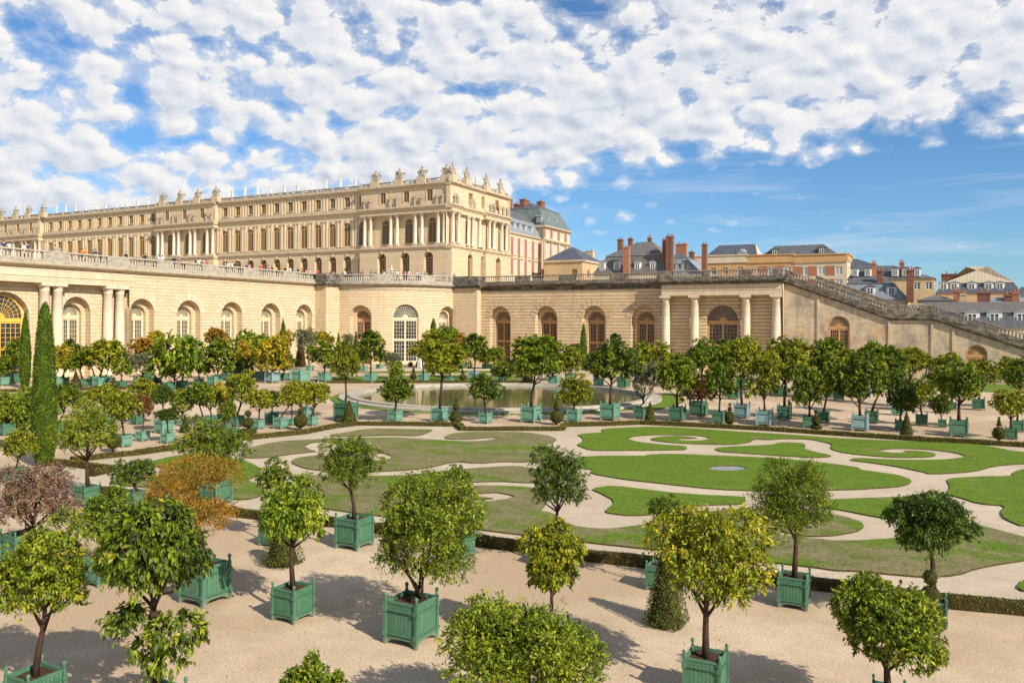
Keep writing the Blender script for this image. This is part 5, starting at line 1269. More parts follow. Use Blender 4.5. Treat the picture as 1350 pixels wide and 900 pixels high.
def boxtree(bx,by,bw,crn,col,box='g',near=0,label='',group=None,h=1.13,bark='bark',nl=11000,leaf=.10,lob=None,plant='tree',cat='potted tree',name='boxed_orange_tree',drop=.4,fruit=0,soiloff=0,tm=.42):
    cnt[0]+=1;sd=cnt[0]
    g0=gnd(bx,by);ppm=F/g0[2];w=bw/ppm/1.35*.93
    # centre of the box lies behind its nearest corner
    fx,fy=-math.sin(YAW),math.cos(YAW);sc_=(g0[2]+w*.675)/g0[2];cxw,cyw=g0[0]*sc_,g0[1]*sc_
    # keep the pixel column of the box centre
    dpt=-cxw*math.sin(YAW)+cyw*math.cos(YAW)
    root=empty(name,(cxw,cyw,0),random.uniform(-.04,.04),label,cat,group)
    hh=h*w;add_planter(root,w,hh,box,near)
    if crn:
        cx,cy,cw,ch=crn;pm=F/dpt
        d=ray(cx,cy);z=H+dpt*d[2]
        lat=(cx-bx)/pm
        off=(lat*RIGHT[0],lat*RIGHT[1]);gk=1.13 if near==2 else 1.13;rx=cw/pm/2*gk;rz=ch/pm/2*gk
        root_rz=root.rotation_euler.z
        z0=hh*.93;z1=max(z0+.05,z-rz*.85)
        r0=max(.035,min(.10,rx*.055))
        if col!='t' or near: trunk(root,z0,z1,z,r0,off,rx,rz,6,sd,bark)
        if near==2:
            lb=lob if lob else lobes_for(1,1,sd*7,9,.40,.66)
            L=[(a*rx,b2*rx,c*rz,d2*rx,e*rx,f*rz) for a,b2,c,d2,e,f in lb]
            me=crown('crown',L,nl,leaf,leaf*.46,per=13,sig=.13,shell=.13,inner=.13,droop=drop,tmean=tm)
            o=link('crown',me,root,(off[0],off[1],z),mat=M[LF[col]])
        elif col=='t':
            o=link('crown',bare(sd,9000 if near else 2500),root,(off[0],off[1],z),0,(rx,rx,rz),mat=M['twig'])
        else:
            lib=OLI if col=='v' else (MID if near==1 or ppm>13.5 else FAR)
            o=link('crown',lib[sd%len(lib)],root,(off[0],off[1],z),random.uniform(0,6.28),(rx,rx,rz),mat=M[LF[col]])
        if fruit:
            fm=MB();fm.blob((0,0,0),.045,8,6);fme=fm.me('orange_fruit',M['fruit'],True)
            for i in range(fruit):
                dd=unit(1)[0];link('orange_fruit',fme,o,(dd[0]*rx*.9/o.scale[0],-abs(dd[1])*rx*.9/o.scale[1],dd[2]*rz*.8/o.scale[2]))
    return root
# ================================================================ TREES
BT=boxtree
FG='large potted trees on the near gravel'
# front ones: bx,by,bw,(cx,cy,cw,ch)
BT(46,958,76,(60,752,124,150),'g','g',2,'olive green tree in the green box cut by the bottom left corner',FG,nl=16625,leaf=0.090,tm=.5)
BT(206,985,80,(200,735,155,150),'g','g',2,'bright large-leaved tree rising from the bottom edge, in front of the orange-leaved tree',FG,nl=11900,leaf=0.135,drop=.9,
   lob=[(0,0,.05,.60,.6,.52),(.56,0,.12,.40,.4,.36),(-.52,0,-.02,.43,.43,.36),(.1,0,.58,.46,.46,.34),(-.36,0,.48,.33,.33,.28),(-.45,0,-1.02,.40,.35,.2),(.48,0,-1.0,.42,.35,.22),(-.15,0,-1.42,.2,.2,.16),(.3,0,-1.5,.3,.25,.2)])
BT(270,802,68,(258,650,135,100),'o','g',2,'orange autumn-leaved spreading tree in a large green box at the left',FG,nl=21000,leaf=.055,bark='bark_grey',drop=0,cat='potted tree',name='boxed_pomegranate_tree',
   lob=[(-.1,0,.45,.55,.5,.36),(-.62,0,.15,.36,.4,.3),(.55,0,.5,.42,.4,.3),(.55,-.2,-.35,.42,.4,.3),(.1,-.2,-.35,.35,.3,.25),(.35,0,-.65,.25,.25,.2)])
BT(386,824,57,(384,675,98,92),'b','g',2,'loose bright green young tree on a thin dark trunk beside a clipped cone',FG,nl=11375,leaf=0.107,drop=.8,tm=.5)
BT(542,857,76,(557,708,148,150),'g','g',2,'broad dense green orange tree in the big green box left of centre',FG,nl=33250,leaf=0.082)
BT(725,872,56,(727,735,80,95),'y','g',2,'compact yellow-green tree just left of centre, its box hidden by leaves',FG,nl=15750,leaf=0.090,drop=.7,tm=.5)
BT(690,1010,90,(696,858,200,140),'g','g',2,'wide low green bush-like tree cut off by the bottom edge in the middle',FG,nl=33250,leaf=0.090,drop=.1)
BT(408,1080,60,(410,925,84,120),'g','g',2,'small green tree top poking above the bottom edge between two boxes',FG,nl=12250,leaf=0.082,drop=.1)
BT(930,930,72,(930,738,140,142),'y','g',2,'tall bright yellow-green tree in a green box cut by the bottom edge',FG,nl=22750,leaf=0.094,tm=.53)
BT(1047,806,54,(1050,660,104,106),'g','g',2,'round orange tree bearing a few ripe oranges on a slim trunk',FG,nl=24500,leaf=0.070,fruit=3,drop=.1,tm=.5)
BT(1231,830,44,(1228,690,105,76),'d','g',2,'dark green flat-crowned tree in a small box behind the three-ball topiary',FG,nl=17500,leaf=0.098,drop=.6)
BT(1170,965,60,(1168,825,142,112),'g','g',2,'wide green tree at the bottom right, only the rim of its box showing',FG,nl=22750,leaf=0.098,drop=.4)
BT(27,748,52,(48,655,110,82),'t','g',2,'round pinkish brown leafless shrub in a green box at the left edge',FG,name='boxed_pomegranate_shrub',cat='potted shrub')
BT(115,669,34,(114,570,76,78),'g','g',2,'green tree on a tall trunk just right of the tall cypress',FG,nl=14000,leaf=0.098)
BT(132,775,46,(140,685,62,70),'b','g',2,'small bright tree half hidden behind the large-leaved tree at left',FG,nl=9625,leaf=0.090)
BT(178,672,30,(177,622,52,40),'d','g',2,'little dark green tree with a lopsided crown above the orange-leaved tree',FG,nl=7000,leaf=0.098)
BT(285,668,42,(275,586,94,68),'g','g',2,'wide green tree behind the orange-leaved tree, against the left lawn',FG,nl=15750,leaf=0.098)
BT(215,712,40,(222,656,70,50),'o','g',2,'smaller orange tinted tree left of the big orange-leaved one',FG,nl=9000,leaf=.055,bark='bark_grey',drop=0,name='boxed_pomegranate_tree')
BT(467,727,53,(461,610,76,78),'g','g',2,'upright loose green tree in a green box at the hedge, left of centre',FG,nl=14000,leaf=0.082)
BT(730,752,42,(735,634,80,88),'d','g',2,'dark airy tree standing directly behind the compact yellow-green one',FG,nl=10500,leaf=0.094,drop=.3)
BT(608,738,38,(600,636,48,44),'g','g',2,'small tree mostly hidden behind the broad dense orange tree',FG,nl=4375,leaf=0.082)
BT(870,782,44,(876,672,48,40),'d','g',2,'sparse small dark tree peeping out left of the tall yellow-green tree',FG,nl=2800,leaf=0.082)
BT(358,722,34,(361,632,38,46),'g','g',2,'slim tree top behind the loose bright young tree',FG,nl=5250,leaf=0.090)
# mid and far rows
ROWS={}
def row(key,desc,items,base='orange tree'):
    items=sorted(items,key=lambda t:t[3][0] if t[3] else t[0])
    for i,it in enumerate(items):
        bx,by,bw,cr,col=it[:5];bc=it[5] if len(it)>5 else 'g';kind=it[6] if len(it)>6 else None
        boxn={'g':'green','w':'faded green','b':'pale blue'}[bc]
        if cr: lab='%s %s, %s box, %s from left %s'%(LC[col],kind or 'tree',boxn,ordn(i),desc)
        else: lab='low planting in %s box, %s from left %s'%(boxn,ordn(i),desc)
        BT(bx,by,bw,cr,col,bc,1 if F/gnd(bx,by)[2]>15.5 else 0,lab,'potted trees '+desc,h=1.08)
row('pf','by the near pond rim',[
 (456,556,33,(455,478,38,52),'y'),(521,557,20,(522,515,46,36),'g','w'),(580,557,25,(583,474,62,50),'y','w'),(640,559,19,(638,513,42,40),'d','w'),
 (700,558,29,(705,475,74,64),'g','w'),(757,557,22,(757,517,45,40),'y','w'),(804,555,29,(806,480,66,56),'g','w'),(844,553,20,(849,505,42,54),'v'),
 (893,556,26,(892,497,56,52),'g')])
row('rf','along the far right hedge',[
 (948,559,21,(949,503,42,50),'g'),(978,552,25,(975,478,48,60),'y','b'),(1008,562,27,(1007,500,44,60),'y','b'),(1034,554,24,(1035,480,62,64),'y'),
 (1067,565,21,(1067,510,48,60),'g'),(1086,557,19,(1090,496,46,62),'g'),(1134,569,28,(1133,500,66,70),'g','b'),(1149,559,22,(1165,486,50,60),'g'),
 (1187,568,18,(1187,520,42,56),'d'),(1215,562,20,(1213,520,36,40),'y'),(1242,564,14,(1240,534,26,30),'d','g','clipped bush'),(1264,577,30,(1264,506,62,54),'g'),
 (1333,580,20,(1332,533,42,38),'y'),(1341,570,20,(1343,500,34,34),'g')])
row('rm','in the right middle distance',[
 (920,549,26,(920,515,40,34),'r','g','bush'),(925,549,20,(925,470,40,44),'b','g'),(967,527,22,(960,470,40,42),'g'),(980,515,22,(982,466,46,44),'y'),(1030,523,18,(1045,470,50,46),'y'),(1098,525,18,(1090,470,46,42),'g'),
 (1106,528,16,(1118,480,40,44),'y'),(1140,525,18,(1150,470,40,38),'g'),(1183,548,20,(1176,480,40,44),'g','w'),(1205,536,14,(1198,478,40,40),'y'),(1243,545,16,(1243,500,38,42),'g'),(1255,541,14,(1250,482,36,34),'y'),
 (1290,541,20,(1296,494,36,38),'y'),(1345,540,18,(1345,490,34,34),'g'),(1220,500,9,(1222,477,24,20),'y'),(1211,496,8,(1207,469,26,22),'g'),(1184,494,10,(1190,474,32,22),'y'),(1329,505,10,(1329,484,26,26),'g'),(1148,494,10,(1152,468,30,24),'g')])
row('pb','behind the pond',[
 (345,501,16,(340,463,44,46),'b','w'),(359,505,19,(360,470,50,44),'gold','b'),(374,502,14,(374,476,30,28),'d'),(396,506,24,None,'g','w'),(428,504,17,(428,468,44,36),'g','w'),
 (454,500,10,(452,462,26,26),'y'),(489,505,17,(489,458,38,38),'g','w'),(519,500,11,(517,480,28,30),'v'),(524,506,11,(522,488,22,22),'g','w'),(558,504,15,(556,460,32,26),'y','w'),(593,504,11,(594,476,32,30),'g','w'),
 (625,501,15,(627,460,36,34),'g','b'),(662,505,11,(663,488,32,26),'g','w'),(695,505,13,(690,486,30,28),'y'),(731,508,17,(728,480,34,30),'g','w'),(752,503,15,(754,476,34,38),'y','w'),(789,509,14,(786,480,30,26),'g','w'),
 (822,512,18,(826,474,34,36),'g'),(850,500,12,(846,466,30,30),'g'),(872,506,14,(874,468,34,34),'y'),(896,510,14,(899,480,30,30),'g')])
row('lb','in the left planter cluster',[
 (8,575,22,(8,540,40,46),'g'),(40,572,24,(36,545,46,56),'g'),(79,571,18,(86,525,38,38),'g'),(140,566,20,(135,522,46,30),'y','w'),(146,557,16,(152,528,34,30),'g','w'),
 (163,590,21,(160,536,42,46),'y','w'),(188,582,18,(190,537,24,32),'r','w','shrub'),(181,560,17,(192,515,40,28),'y'),(216,572,24,(214,523,32,26),'d','w'),(221,585,18,(220,547,32,19),'d','w'),
 (239,562,10,(241,530,32,34),'g','w'),(268,563,16,(262,520,34,32),'g','w'),(293,556,14,(289,521,26,30),'gold','w'),(279,560,16,(277,526,30,34),'y'),(297,570,14,(297,552,10,14),'g','w'),(312,563,20,(318,512,40,46),'y'),
 (341,566,16,(342,528,32,30),'y','w'),(358,558,18,(359,528,24,26),'d'),(370,566,20,(382,522,28,32),'y','w'),(385,561,12,(384,520,22,26),'g','w'),(404,549,16,(394,520,26,36),'d','w'),(411,562,17,(415,520,40,34),'y','w'),
 (308,575,14,(300,540,24,26),'g'),(22,640,30,(24,588,40,42),'y')])
row('ll','before the left gallery',[
 (5,509,16,(6,482,26,30),'g','w'),(18,506,18,(20,468,34,34),'g'),(72,510,18,(77,472,38,36),'gold','w'),(83,508,14,(92,462,26,28),'d'),(108,510,14,(105,476,32,26),'g'),(124,505,13,(118,468,28,26),'g','w'),(132,511,18,(135,470,46,38),'y','w'),(140,506,14,(148,464,34,32),'g'),(160,513,14,(160,484,26,24),'g'),
 (187,512,20,(188,482,42,30),'v'),(205,508,14,(190,458,40,26),'o'),(222,516,16,(232,472,58,66),'b'),(240,512,14,(243,470,36,44),'g'),(196,500,12,(205,450,26,24),'gold'),
 (283,509,18,(288,472,50,44),'g','w'),(300,502,14,(285,444,30,26),'o'),(310,497,14,(318,478,30,30),'g','w'),(334,500,12,(328,452,30,34),'b','w'),(262,508,12,(262,480,30,30),'d'),(320,503,12,(322,462,26,26),'gold','w')])
# small boxes at the foot of the gallery walls
row('wl','at the wall foot',[
 (470,488,10,(466,466,22,22),'g','w'),(480,489,9,(478,470,20,22),'d','w'),(500,487,9,(502,470,22,18),'y','w'),(541,484,5,(541,480,7,7),'g','w'),(551,484,5,(551,480,7,7),'d','w'),(604,484,9,(600,452,34,24),'o','w'),(614,484,8,(612,462,20,20),'g','w'),(640,486,9,(640,470,24,20),'g','w'),(650,487,8,(652,468,28,22),'g','w'),
 (575,486,8,(572,446,30,22),'y','w'),(585,487,8,(590,440,26,22),'b','w'),(376,488,9,(375,446,20,24),'gold','w'),(408,489,10,(404,452,34,34),'v','w'),(430,486,8,(426,446,28,20),'gold','w'),(442,488,8,(459,450,18,18),'v'),(812,490,8,(812,450,18,18),'d','w','clipped ball tree'),(757,489,8,(757,462,20,20),'d','w')])
# ================================================================ TOPIARY
def topi(bx,by,parts,hpx,label,mat='box',L=.05,dens=800,stem=True,name='clipped_yew',square=False):
    g=gnd(bx,by);ppm=F/g[2];s=1/ppm
    parts=[[(z*s,r*s) for z,r in p] for p in parts]
    root=empty(name,(g[0],g[1],0),0,label,'topiary',None)
    L=max(L,.05*(g[2]/22)**.75);dens=dens*(.05/L)**2
    me=topiary_mesh('foliage',parts,dens,L,square=square);link('foliage',me,root,mat=M[mat])
    link('inner_branches',core_mesh('inner_branches',parts,M['hedge_core'],.76 if square else .93),root)
    zt=max(z for p in parts for z,r in p)
    if stem:
        b=MB();b.tube([(0,0,0),(0,0,zt*.9)],[max(.03,1.2*s),.02],6);b.build('trunk',M['bark'],root,True)
    return root
def cone(z0,z1,r0,r1=.3): 
    return [(z0,.05),(z0+.02,r0*.8),(z0+(z1-z0)*.04,r0)]+[(z0+(z1-z0)*t,r0+(r1-r0)*t) for t in (.2,.4,.6,.8,.95)]+[(z1,.02)]
def ball(zc,r,k=1.0): return [(zc+r*k*math.sin(a),max(r*math.cos(a),.01)) for a in np.linspace(-PI/2,PI/2,11)]
topi(878,823,[cone(2,92,30,8)],0,'large blunt clipped yew pyramid at the foot of the tall yellow-green tree',square=True)
topi(372,744,[cone(2,60,27,9)],0,'squat clipped yew cone beside the loose bright young tree',square=True)
topi(1226,838,[ball(23,19,1.15),ball(53,12,1.1),ball(77,9,1.1)],0,'clipped topiary of three stacked balls at the right',L=.045)
topi(460,558,[cone(2,31,10.5,.5)],0,'pointed clipped cone before a big green box at the pond')
topi(601,560,[ball(10,8.5),ball(24,4.5),ball(33,2,1.5)],0,'three-tiered ball topiary at the pond, between two green boxes')
topi(734,560,[ball(11,9),cone(21,36,5,.3)],0,'clipped ball topped with a little cone, in front of the pond right of centre')
topi(857,558,[cone(1,29,8.5,.5)],0,'slim clipped pyramid at the right end of the pond')
topi(962,563,[ball(12,6.8,1.3),ball(24,3),ball(30,1.8)],0,'egg-shaped topiary with two small knobs, first along the far right hedge')
topi(1076,570,[[(5,.5),(5,7.5),(9,7.5),(9,.5)],ball(16,6.2,1.05),ball(27,3)],0,'topiary ball on a flat disc with a knob, along the far right hedge')
topi(1195,576,[cone(3,34,8.5,.5)],0,'clipped dark cone along the far right hedge')
topi(1317,582,[ball(11,8.2),cone(21,33,3.6,.3)],0,'clipped ball with tiny cone on top, near the right edge')
topi(396,567,[ball(12,8.8),ball(25,4.2),ball(33,2.5)],0,'ball topiary with two smaller balls, left end of the pond row')
topi(327,574,[[(3,.5),(3,11),(8,11),(8,.5)],ball(17,7),ball(29,4.2)],0,'ball topiary standing on a wide flat disc, left of the pond')
topi(149,596,[ball(15,9.5,1.1)],0,'single clipped egg-shaped bush on a short stem near the tall cypress')
topi(148,570,[cone(1,24,6,.5)],0,'small dark clipped cone just left of the planter cluster')
topi(244,570,[cone(1,25,7,.5)],0,'dark clipped cone inside the planter cluster left of the pond')
topi(100,511,[cone(0,22,8,.5)],0,'brown clipped cone in front of the left gallery, nearest the cypresses','box_brown')
topi(205,512,[cone(0,16,6,.5)],0,'small brown clipped cone in front of the left gallery, beside the grey-green tree','box_brown')
topi(150,514,[ball(7,5.5),ball(15,2)],0,'small brown ball topiary with a knob in front of the left gallery','box_brown')
topi(545,501,[ball(5,4.4),cone(10,17,2,.2)],0,'tiny ball topiary with pointed top behind the pond')
topi(610,502,[ball(5,4.5),ball(12,2.5),ball(17,1.2)],0,'tiny three-ball topiary behind the pond, right of the ball with pointed top')
topi(452,503,[ball(4,4)],0,'tiny round clipped bush behind the left part of the pond')
topi(620,486,[cone(0,11,3.6,.3)],0,'tiny brown clipped cone near the wall foot, right of centre','box_brown')
topi(396,486,[cone(3,45,8,.5)],0,'brown conical clipped yew rising from a big box behind the pond','box_brown')
topi(1312,500,[cone(1,18,5,1)],0,'small dark clipped cone beside the low arched stair door')
topi(812,478,[ball(28,9.2)],0,'round dark clipped ball head showing above the trees before the wall')
topi(300,497,[cone(2,40,6,.3)],0,'dark narrow cone among the autumn-coloured trees before the left gallery','box_brown')
# cypresses
def cyp(bx,by,prof,label,mat='cypress',L=.10):
    g=gnd(bx,by);s=g[2]/F
    parts=[[(z*s,r*s) for z,r in prof]];root=empty('cypress',(g[0],g[1],0),0,label,'cypress')
    L=max(.09,.10*(g[2]/43)**.7)
    dens=420*(.09/L)**2
    me=topiary_mesh('foliage',parts,dens,L);
    co=np.empty(len(me.vertices)*3,dtype=np.float32);me.vertices.foreach_get('co',co);co=co.reshape(-1,4,3)
    c=co[:,:1];co2=c+(co-c)*np.array([.8,.8,1.5]);co2[:,2,2]=np.maximum(co2[:,2,2],co2[:,0,2]+.04);me.vertices.foreach_set('co',co2.astype(np.float32).ravel());me.update()
    link('foliage',me,root,mat=M[mat]);link('inner_branches',core_mesh('inner_branches',parts,M['cyp_core'],.95),root)
    b=MB();b.tube([(0,0,0),(0,0,parts[0][-1][0]*.5)],[.1,.05],6);b.build('trunk',M['bark'],root,True)
M['cyp_core']=plain('cypress_inner',(.035,.06,.008),1,.3,9,.1,.5)
cyp(58,614,[(1,7.5),(8,11),(25,14),(60,15),(100,14.2),(140,12.3),(175,9.6),(200,6.4),(211,3.8),(216,.5)],'tallest clipped cypress column at the left, reaching above the gallery doors')
cyp(33,512,[(1,2.5),(4,4.5),(15,6.5),(45,7),(70,5.2),(90,2.8),(99,1),(102,.3)],'shorter slender cypress just left of the tallest one')
cyp(769,488,[(1,2),(10,4.5),(30,4.6),(48,3),(58,1.4),(62,.2)],'narrow dark cypress against the right wing, between two arches')
cyp(571,484,[(1,2),(20,4.2),(45,4.2),(58,2.8),(64,.3)],'narrow cypress below the right arch of the curved pavilion')
cyp(982,482,[(1,2),(15,4),(35,4),(45,2.5),(51,.2)],'small cypress in front of the portico')
cyp(373,488,[(1,2),(25,3.8),(48,3.4),(60,2),(67,.2)],'thin cypress among golden trees before the left gallery')
cyp(160,492,[(1,2),(15,4.5),(30,3.6),(42,1.8),(48,.2)],'small dark pointed cypress before the third gallery arch')
cyp(312,492,[(1,2),(20,3.6),(40,2.6),(51,.2)],'small bright pointed cypress between orange trees, left of centre')
cyp(446,492,[(1,2),(20,3.2),(42,2.2),(53,.2)],'tiny dark pointed cypress left of the curved pavilion')
cyp(469,492,[(1,3),(20,5),(40,3),(54,.3)],'brownish pointed cypress below the first pavilion arch','box_brown')
cyp(323,492,[(1,2.5),(20,4),(40,2.6),(53,.2)],'brown pointed cypress beside the small bright one','box_brown')
cyp(0,500,[(1,4),(20,6),(45,4),(60,.3)],'reddish brown cypress cut by the left picture edge','box_brown')
cyp(96,492,[(1,3),(20,4.5),(35,2.6),(42,.2)],'grey-green pointed cypress before the second gallery door')
# ================================================================ PEOPLE ON THE TERRACE
def skin_mesh(name,verts,edges,radii,mat,sub=1):
    m=bpy.data.meshes.new('t');m.from_pydata(verts,edges,[]);o=bpy.data.objects.new('t',m);COL.objects.link(o)
    md=o.modifiers.new('s','SKIN');md.use_smooth_shade=True
    for v,r in zip(m.skin_vertices[0].data,radii): v.radius=(r,r) if not hasattr(r,'__len__') else r
    m.skin_vertices[0].data[0].use_root=True
    s=o.modifiers.new('u','SUBSURF');s.levels=sub
    dg=bpy.context.evaluated_depsgraph_get();e=o.evaluated_get(dg);r=bpy.data.meshes.new_from_object(e);r.name=name
    bpy.data.objects.remove(o);r.materials.clear();r.materials.append(mat);return r
M['skin']=plain('skin',(.55,.33,.22),.6,.1,5);M['hair']=plain('hair',(.06,.035,.02),.7,.3,5);M['shirt']=plain('shirt',(.5,.5,.5),.9,.15,5)
def person_meshes(pose):
    la,ra=pose
    hip=(0,0,.95);V=[hip,(0,0,1.15),(0,0,1.38),(0,0,1.50),(0,-.01,1.63),(0,-.01,1.72),
       (-.17,0,1.42),la[0],la[1],(.17,0,1.42),ra[0],ra[1],(-.10,0,.90),(-.11,-.01,.50),(-.11,0,.07),(-.11,-.13,.03),(.10,0,.90),(.11,.03,.50),(.12,.08,.07),(.12,-.06,.03)]
    Ed=[(0,1),(1,2),(2,3),(3,4),(4,5),(2,6),(6,7),(7,8),(2,9),(9,10),(10,11),(0,12),(12,13),(13,14),(14,15),(0,16),(16,17),(17,18),(18,19)]
    R0=[.14,.13,.15,.055,.095,.07,.065,.045,.032,.065,.045,.032,.085,.058,.04,.035,.085,.058,.04,.035]
    body=skin_mesh('person',V,Ed,R0,M['skin'])
    top=skin_mesh('shirt',[V[0],V[1],V[2],V[6],tuple((Vector(V[6])+Vector(V[7]))*.5),V[7],V[9],tuple((Vector(V[9])+Vector(V[10]))*.5),V[10]],[(0,1),(1,2),(2,3),(3,4),(4,5),(2,6),(6,7),(7,8)],[.155,.15,.17,.085,.07,.06,.085,.07,.06],M['shirt'])
    tr=skin_mesh('trousers',[V[0],V[12],V[13],V[14],V[16],V[17],V[18]],[(0,1),(1,2),(2,3),(0,4),(4,5),(5,6)],[.15,.10,.075,.06,.10,.075,.06],M['shirt'])
    b=MB();b.blob((0,.02,1.69),.115,8,6,(.95,1,.9));hr=b.me('hair',M['hair'],True)
    return body,top,tr,hr
PER=[person_meshes(p) for p in ((((-.25,0,1.15),(-.24,-.12,.93)),((.25,0,1.15),(.26,-.1,.92))),(((-.27,.02,1.18),(-.12,-.24,1.2)),((.27,0,1.18),(.12,-.24,1.22))),(((-.30,0,1.17),(-.34,-.18,1.02)),((.24,-.02,1.15),(.14,-.2,1.42))))]
CL={'red':(.6,.04,.04),'white':(.8,.8,.8),'black':(.02,.02,.025),'navy':(.03,.05,.14),'green':(.04,.25,.10),'orange':(.75,.22,.04),'grey':(.3,.3,.32),'pink':(.7,.25,.3),'blue':(.08,.2,.5),'beige':(.55,.45,.32),'yellow':(.75,.55,.06)}
CM={k:plain('cloth_'+k,v,.9,.15,6) for k,v in CL.items()}
spots=[]
def terr(px,kind,back):
    if kind=='L': y,z=onX(px,335,XA-.9-back);return (XA-.9-back,y)
    if kind=='C':
        d=ray(px,360);
        for t in np.linspace(120,190,1400):
            x,y=d[0]*t,d[1]*t
            if (x-CX)**2+(y-CY)**2<(RR-.9-back)**2 and t>100: return (x,y)
        return None
    x,z=onY(px,360,YB+.9+back);return (x,YB+.9+back)
pl=[]
for px,c in ((5,'navy'),(12,'white'),(33,'white'),(36,'navy'),(72,'grey'),(79,'grey'),(108,'orange'),(112,'orange'),(123,'black'),(126,'navy'),(132,'black'),(166,'black'),(189,'navy'),(192,'black'),(209,'white'),(214,'white'),(229,'black'),(232,'navy'),(236,'pink'),(258,'black'),(262,'white'),(268,'beige'),(273,'red'),(297,'beige'),(301,'white'),(306,'white'),(310,'black'),(314,'black'),(326,'navy'),(329,'pink'),(344,'red'),(348,'navy'),(354,'pink'),(359,'black'),(364,'yellow'),(371,'red'),(376,'black'),(383,'white'),(387,'blue'),(393,'black'),(398,'navy'),(404,'pink'),(409,'white'),(419,'red')): pl.append((px,'L',c))
for px,c in ((431,'navy'),(435,'black'),(440,'grey'),(452,'red'),(455,'white'),(460,'black'),(464,'navy'),(476,'red'),(479,'blue'),(489,'green'),(494,'green'),(497,'beige'),(504,'black'),(506,'white'),(516,'orange'),(519,'beige'),(524,'white'),(531,'red'),(534,'pink'),(539,'beige'),(550,'white'),(551,'black'),(560,'green'),(563,'green'),(585,'grey'),(588,'beige'),(599,'grey'),(602,'beige')): pl.append((px,'C',c))
for i,(px,k,c) in enumerate(pl):
    q=terr(px,k,random.uniform(0,.5) if k=='L' else random.uniform(.1,2.2))
    if q is None: print('no spot',px);continue
    bo,tp,tr,hr=PER[i%3];rz=random.uniform(-1.2,1.2)+(PI/2 if k=='L' else .4)+(PI if random.random()<.3 else 0);s=random.uniform(.94,1.06)
    o=link('person',bo,None,(q[0],q[1],15.8),rz,(s,s,s*1.03));tag(o,'person in %s top at the terrace balustrade, %s from the left end'%(c,ordn(i)),'person','visitors along the terrace balustrade')
    a=link('shirt',tp,o);set_mat(a,CM[c]);a=link('trousers',tr,o);set_mat(a,CM[random.choice(['navy','black','beige','grey'])]);link('hair',hr,o)
# white marble statue on terrace, seen above the curved balustrade
q=terr(516,'C',5);o=figure(seed=77).build('marble_statue',M['statue_pale'],None,loc=(q[0],q[1],15.8),scale=(1.2,1.2,1.15));tag(o,'white marble statue standing on the terrace above the curved pavilion','statue')
g=gnd(554,487);o=figure(seed=78).build('marble_statue',M['statue_pale'],None,loc=(g[0],g[1],0),scale=(1.25,1.25,1.3));tag(o,'white marble figure beside the tall cream door of the curved pavilion','statue')
# vase row along the foot of the curved wall
# ================================================================ SKY, LIGHT, CAMERA
SUN=Vector((.93,-.37,0)).normalized();EL=math.radians(34)
sd=bpy.data.lights.new('sun','SUN');sd.energy=SUN_E;sd.angle=math.radians(.55);sd.color=(1,.93,.82)
so=bpy.data.objects.new('sun',sd);COL.objects.link(so)
dirv=Vector((SUN.x*math.cos(EL),SUN.y*math.cos(EL),math.sin(EL)));so.rotation_euler=dirv.to_track_quat('Z','Y').to_euler();so.location=(0,0,60)
w=bpy.data.worlds.new('World');S.world=w;w.use_nodes=True;nt=w.node_tree;N=nt.nodes;Lk=nt.links
class WT(NT):
    def __init__(s): s.t=nt;s.n=N;s.l=Lk
T=WT();bg=N['Background'];sky=N.new('ShaderNodeTexSky');sky.sky_type='NISHITA';sky.sun_disc=False;sky.sun_elevation=EL;sky.sun_rotation=math.atan2(SUN.x,SUN.y)
sky.altitude=100;sky.air_density=1.0;sky.dust_density=.35;sky.ozone_density=2.6
co=T.tc('Generated');
sp=N.new('ShaderNodeSeparateXYZ');Lk.new(co,sp.inputs[0])
# horizontal axes: 'a' along the garden's cross direction, 'b' into the distance
ca,sa=math.cos(YAW),math.sin(YAW)
a_=T.math('ADD',T.math('MULTIPLY',sp.outputs[0],ca),T.math('MULTIPLY',sp.outputs[1],sa))
b_=T.math('ADD',T.math('MULTIPLY',sp.outputs[0],-sa),T.math('MULTIPLY',sp.outputs[1],ca))
z_=sp.outputs[2]
k=T.math('DIVIDE',1.,T.math('ADD',T.math('MAXIMUM',z_,0.),.22))
def comb(x,y,z=0.):
    n=N.new('ShaderNodeCombineXYZ')
    for i,v in enumerate((x,y,z)):
        if isinstance(v,bpy.types.NodeSocket): Lk.new(v,n.inputs[i])
        else: n.inputs[i].default_value=v
    return n.outputs[0]
elev=T.math('DIVIDE',z_,T.math('MAXIMUM',T.math('SQRT',T.math('ADD',T.math('MULTIPLY',a_,a_),T.math('MULTIPLY',b_,b_))),.05))
az=T.math('ARCTAN2',a_,b_)
ev=T.math('MULTIPLY',T.math('POWER',T.math('MAXIMUM',elev,.001),.8),1.35)
def puffs(ox,oy):
    Q=comb(T.math('ADD',az,ox),T.math('ADD',ev,oy),.3)
    n=T.noise(Q,17.,10,.66,dist=.3)
    v=N.new('ShaderNodeTexVoronoi');v.feature='SMOOTH_F1';v.inputs['Scale'].default_value=27;v.inputs['Smoothness'].default_value=.6
    wv=N.new('ShaderNodeVectorMath');wv.operation='MULTIPLY_ADD';Lk.new(T.noise(Q,14,4,.6,out='Color'),wv.inputs[0]);wv.inputs[1].default_value=(.045,.045,.045);Lk.new(Q,wv.inputs[2])
    Lk.new(wv.outputs[0],v.inputs['Vector'])
    return T.math('ADD',T.math('MULTIPLY',n,.72),T.math('MULTIPLY',T.math('SUBTRACT',1.,v.outputs['Distance']),.48))
P=comb(az,ev,.1)
big=T.noise(P,3.2,4,.5);puf=puffs(0,0)
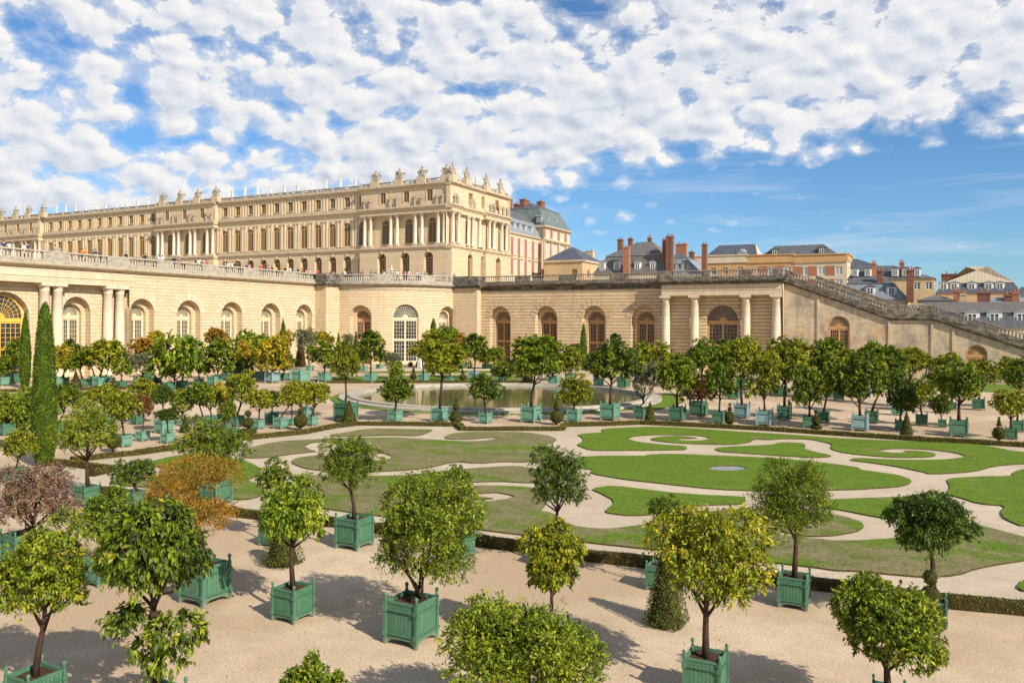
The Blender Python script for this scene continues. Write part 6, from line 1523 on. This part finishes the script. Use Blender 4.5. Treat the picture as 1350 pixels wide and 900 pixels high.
# density = puffs + big shapes, thinned below the cloud deck edge
azr=N.new('ShaderNodeMapRange');azr.clamp=True;azr.interpolation_type='SMOOTHSTEP'
Lk.new(az,azr.inputs[0])
for i,v in ((1,-.22),(2,.22),(3,.085),(4,.202)): azr.inputs[i].default_value=v
edge=T.math('ADD',azr.outputs[0],T.math('MULTIPLY',T.math('SUBTRACT',T.noise(P,4.,3,.5),.5),.05))
dd=T.math('SUBTRACT',elev,edge)
dr=N.new('ShaderNodeMapRange');dr.clamp=True;Lk.new(dd,dr.inputs[0])
for i,v in ((1,-.03),(2,.03),(3,-.36),(4,.10)): dr.inputs[i].default_value=v
high=N.new('ShaderNodeMapRange');high.clamp=True;Lk.new(elev,high.inputs[0])
for i,v in ((1,.34),(2,.75),(3,0.),(4,-.22)): high.inputs[i].default_value=v
azl=N.new('ShaderNodeMapRange');azl.clamp=True;Lk.new(az,azl.inputs[0])
for i,v in ((1,-.6),(2,.3),(3,-.035),(4,.05)): azl.inputs[i].default_value=v
den=T.math('ADD',T.math('ADD',T.math('MULTIPLY',puf,1.05),T.math('MULTIPLY',big,.62)),T.math('ADD',dr.outputs[0],T.math('ADD',high.outputs[0],azl.outputs[0])))
cov=T.ramp(den,[(.83,0.),(.93,.32),(1.02,.72),(1.13,1.)])
# faint high wisps near the horizon
wis=T.noise(comb(T.math('MULTIPLY',az,1.6),T.math('MULTIPLY',elev,16.)),2.2,6,.6,dist=.4);wc=T.ramp(wis,[(.5,0.),(.72,.42)])
wm=N.new('ShaderNodeMapRange');wm.clamp=True;Lk.new(elev,wm.inputs[0])
for i,v in ((1,.03),(2,.09),(3,.25),(4,1.)): wm.inputs[i].default_value=v
wcov=T.math('MULTIPLY',wc,wm.outputs[0])
# sun-facing relief of each puff: density difference towards the sun
puf2=puffs(.006,.011)
lit=T.ramp(T.math('ADD',T.math('MULTIPLY',T.math('SUBTRACT',puf,puf2),2.2),T.math('ADD',.5,T.math('MULTIPLY',T.math('SUBTRACT',den,1.16),-.7))),[(.05,(.54,.60,.73)),(.42,(.75,.79,.87)),(.85,(1.,.985,.965))])
skyc=T.mix(1.,sky.outputs[0],(.66,.96,1.22),'MULTIPLY')
cloudc=T.mix(1.,lit,(CLOUD_B,CLOUD_B,CLOUD_B),'MULTIPLY')
c=T.mix(wcov,skyc,(CLOUD_B*.8,CLOUD_B*.84,CLOUD_B*.92));c=T.mix(cov,c,cloudc)
Lk.new(c,bg.inputs[0]);bg.inputs[1].default_value=SKY_S
cam=bpy.data.cameras.new('camera');co_=bpy.data.objects.new('camera',cam);COL.objects.link(co_);S.camera=co_
cam.sensor_width=36;cam.lens=36*F/1350;cam.shift_y=-(450-YH)/1350;cam.clip_end=4000;cam.clip_start=.2
fw=Vector((-math.sin(YAW),math.cos(YAW),0));rt=Vector((math.cos(YAW),math.sin(YAW),0));up=Vector((0,0,1))
r_=rt*math.cos(ROLL)+up*math.sin(ROLL);u_=-rt*math.sin(ROLL)+up*math.cos(ROLL)
co_.matrix_world=Matrix(((r_.x,u_.x,-fw.x,0),(r_.y,u_.y,-fw.y,0),(r_.z,u_.z,-fw.z,H),(0,0,0,1)))
S.render.engine='CYCLES';S.view_settings.view_transform='Standard';S.view_settings.look='None';S.view_settings.exposure=EXPO;S.view_settings.gamma=1
S.cycles.max_bounces=6;S.cycles.diffuse_bounces=3;S.cycles.transmission_bounces=4;S.cycles.transparent_max_bounces=4
S.render.resolution_x=1024;S.render.resolution_y=682
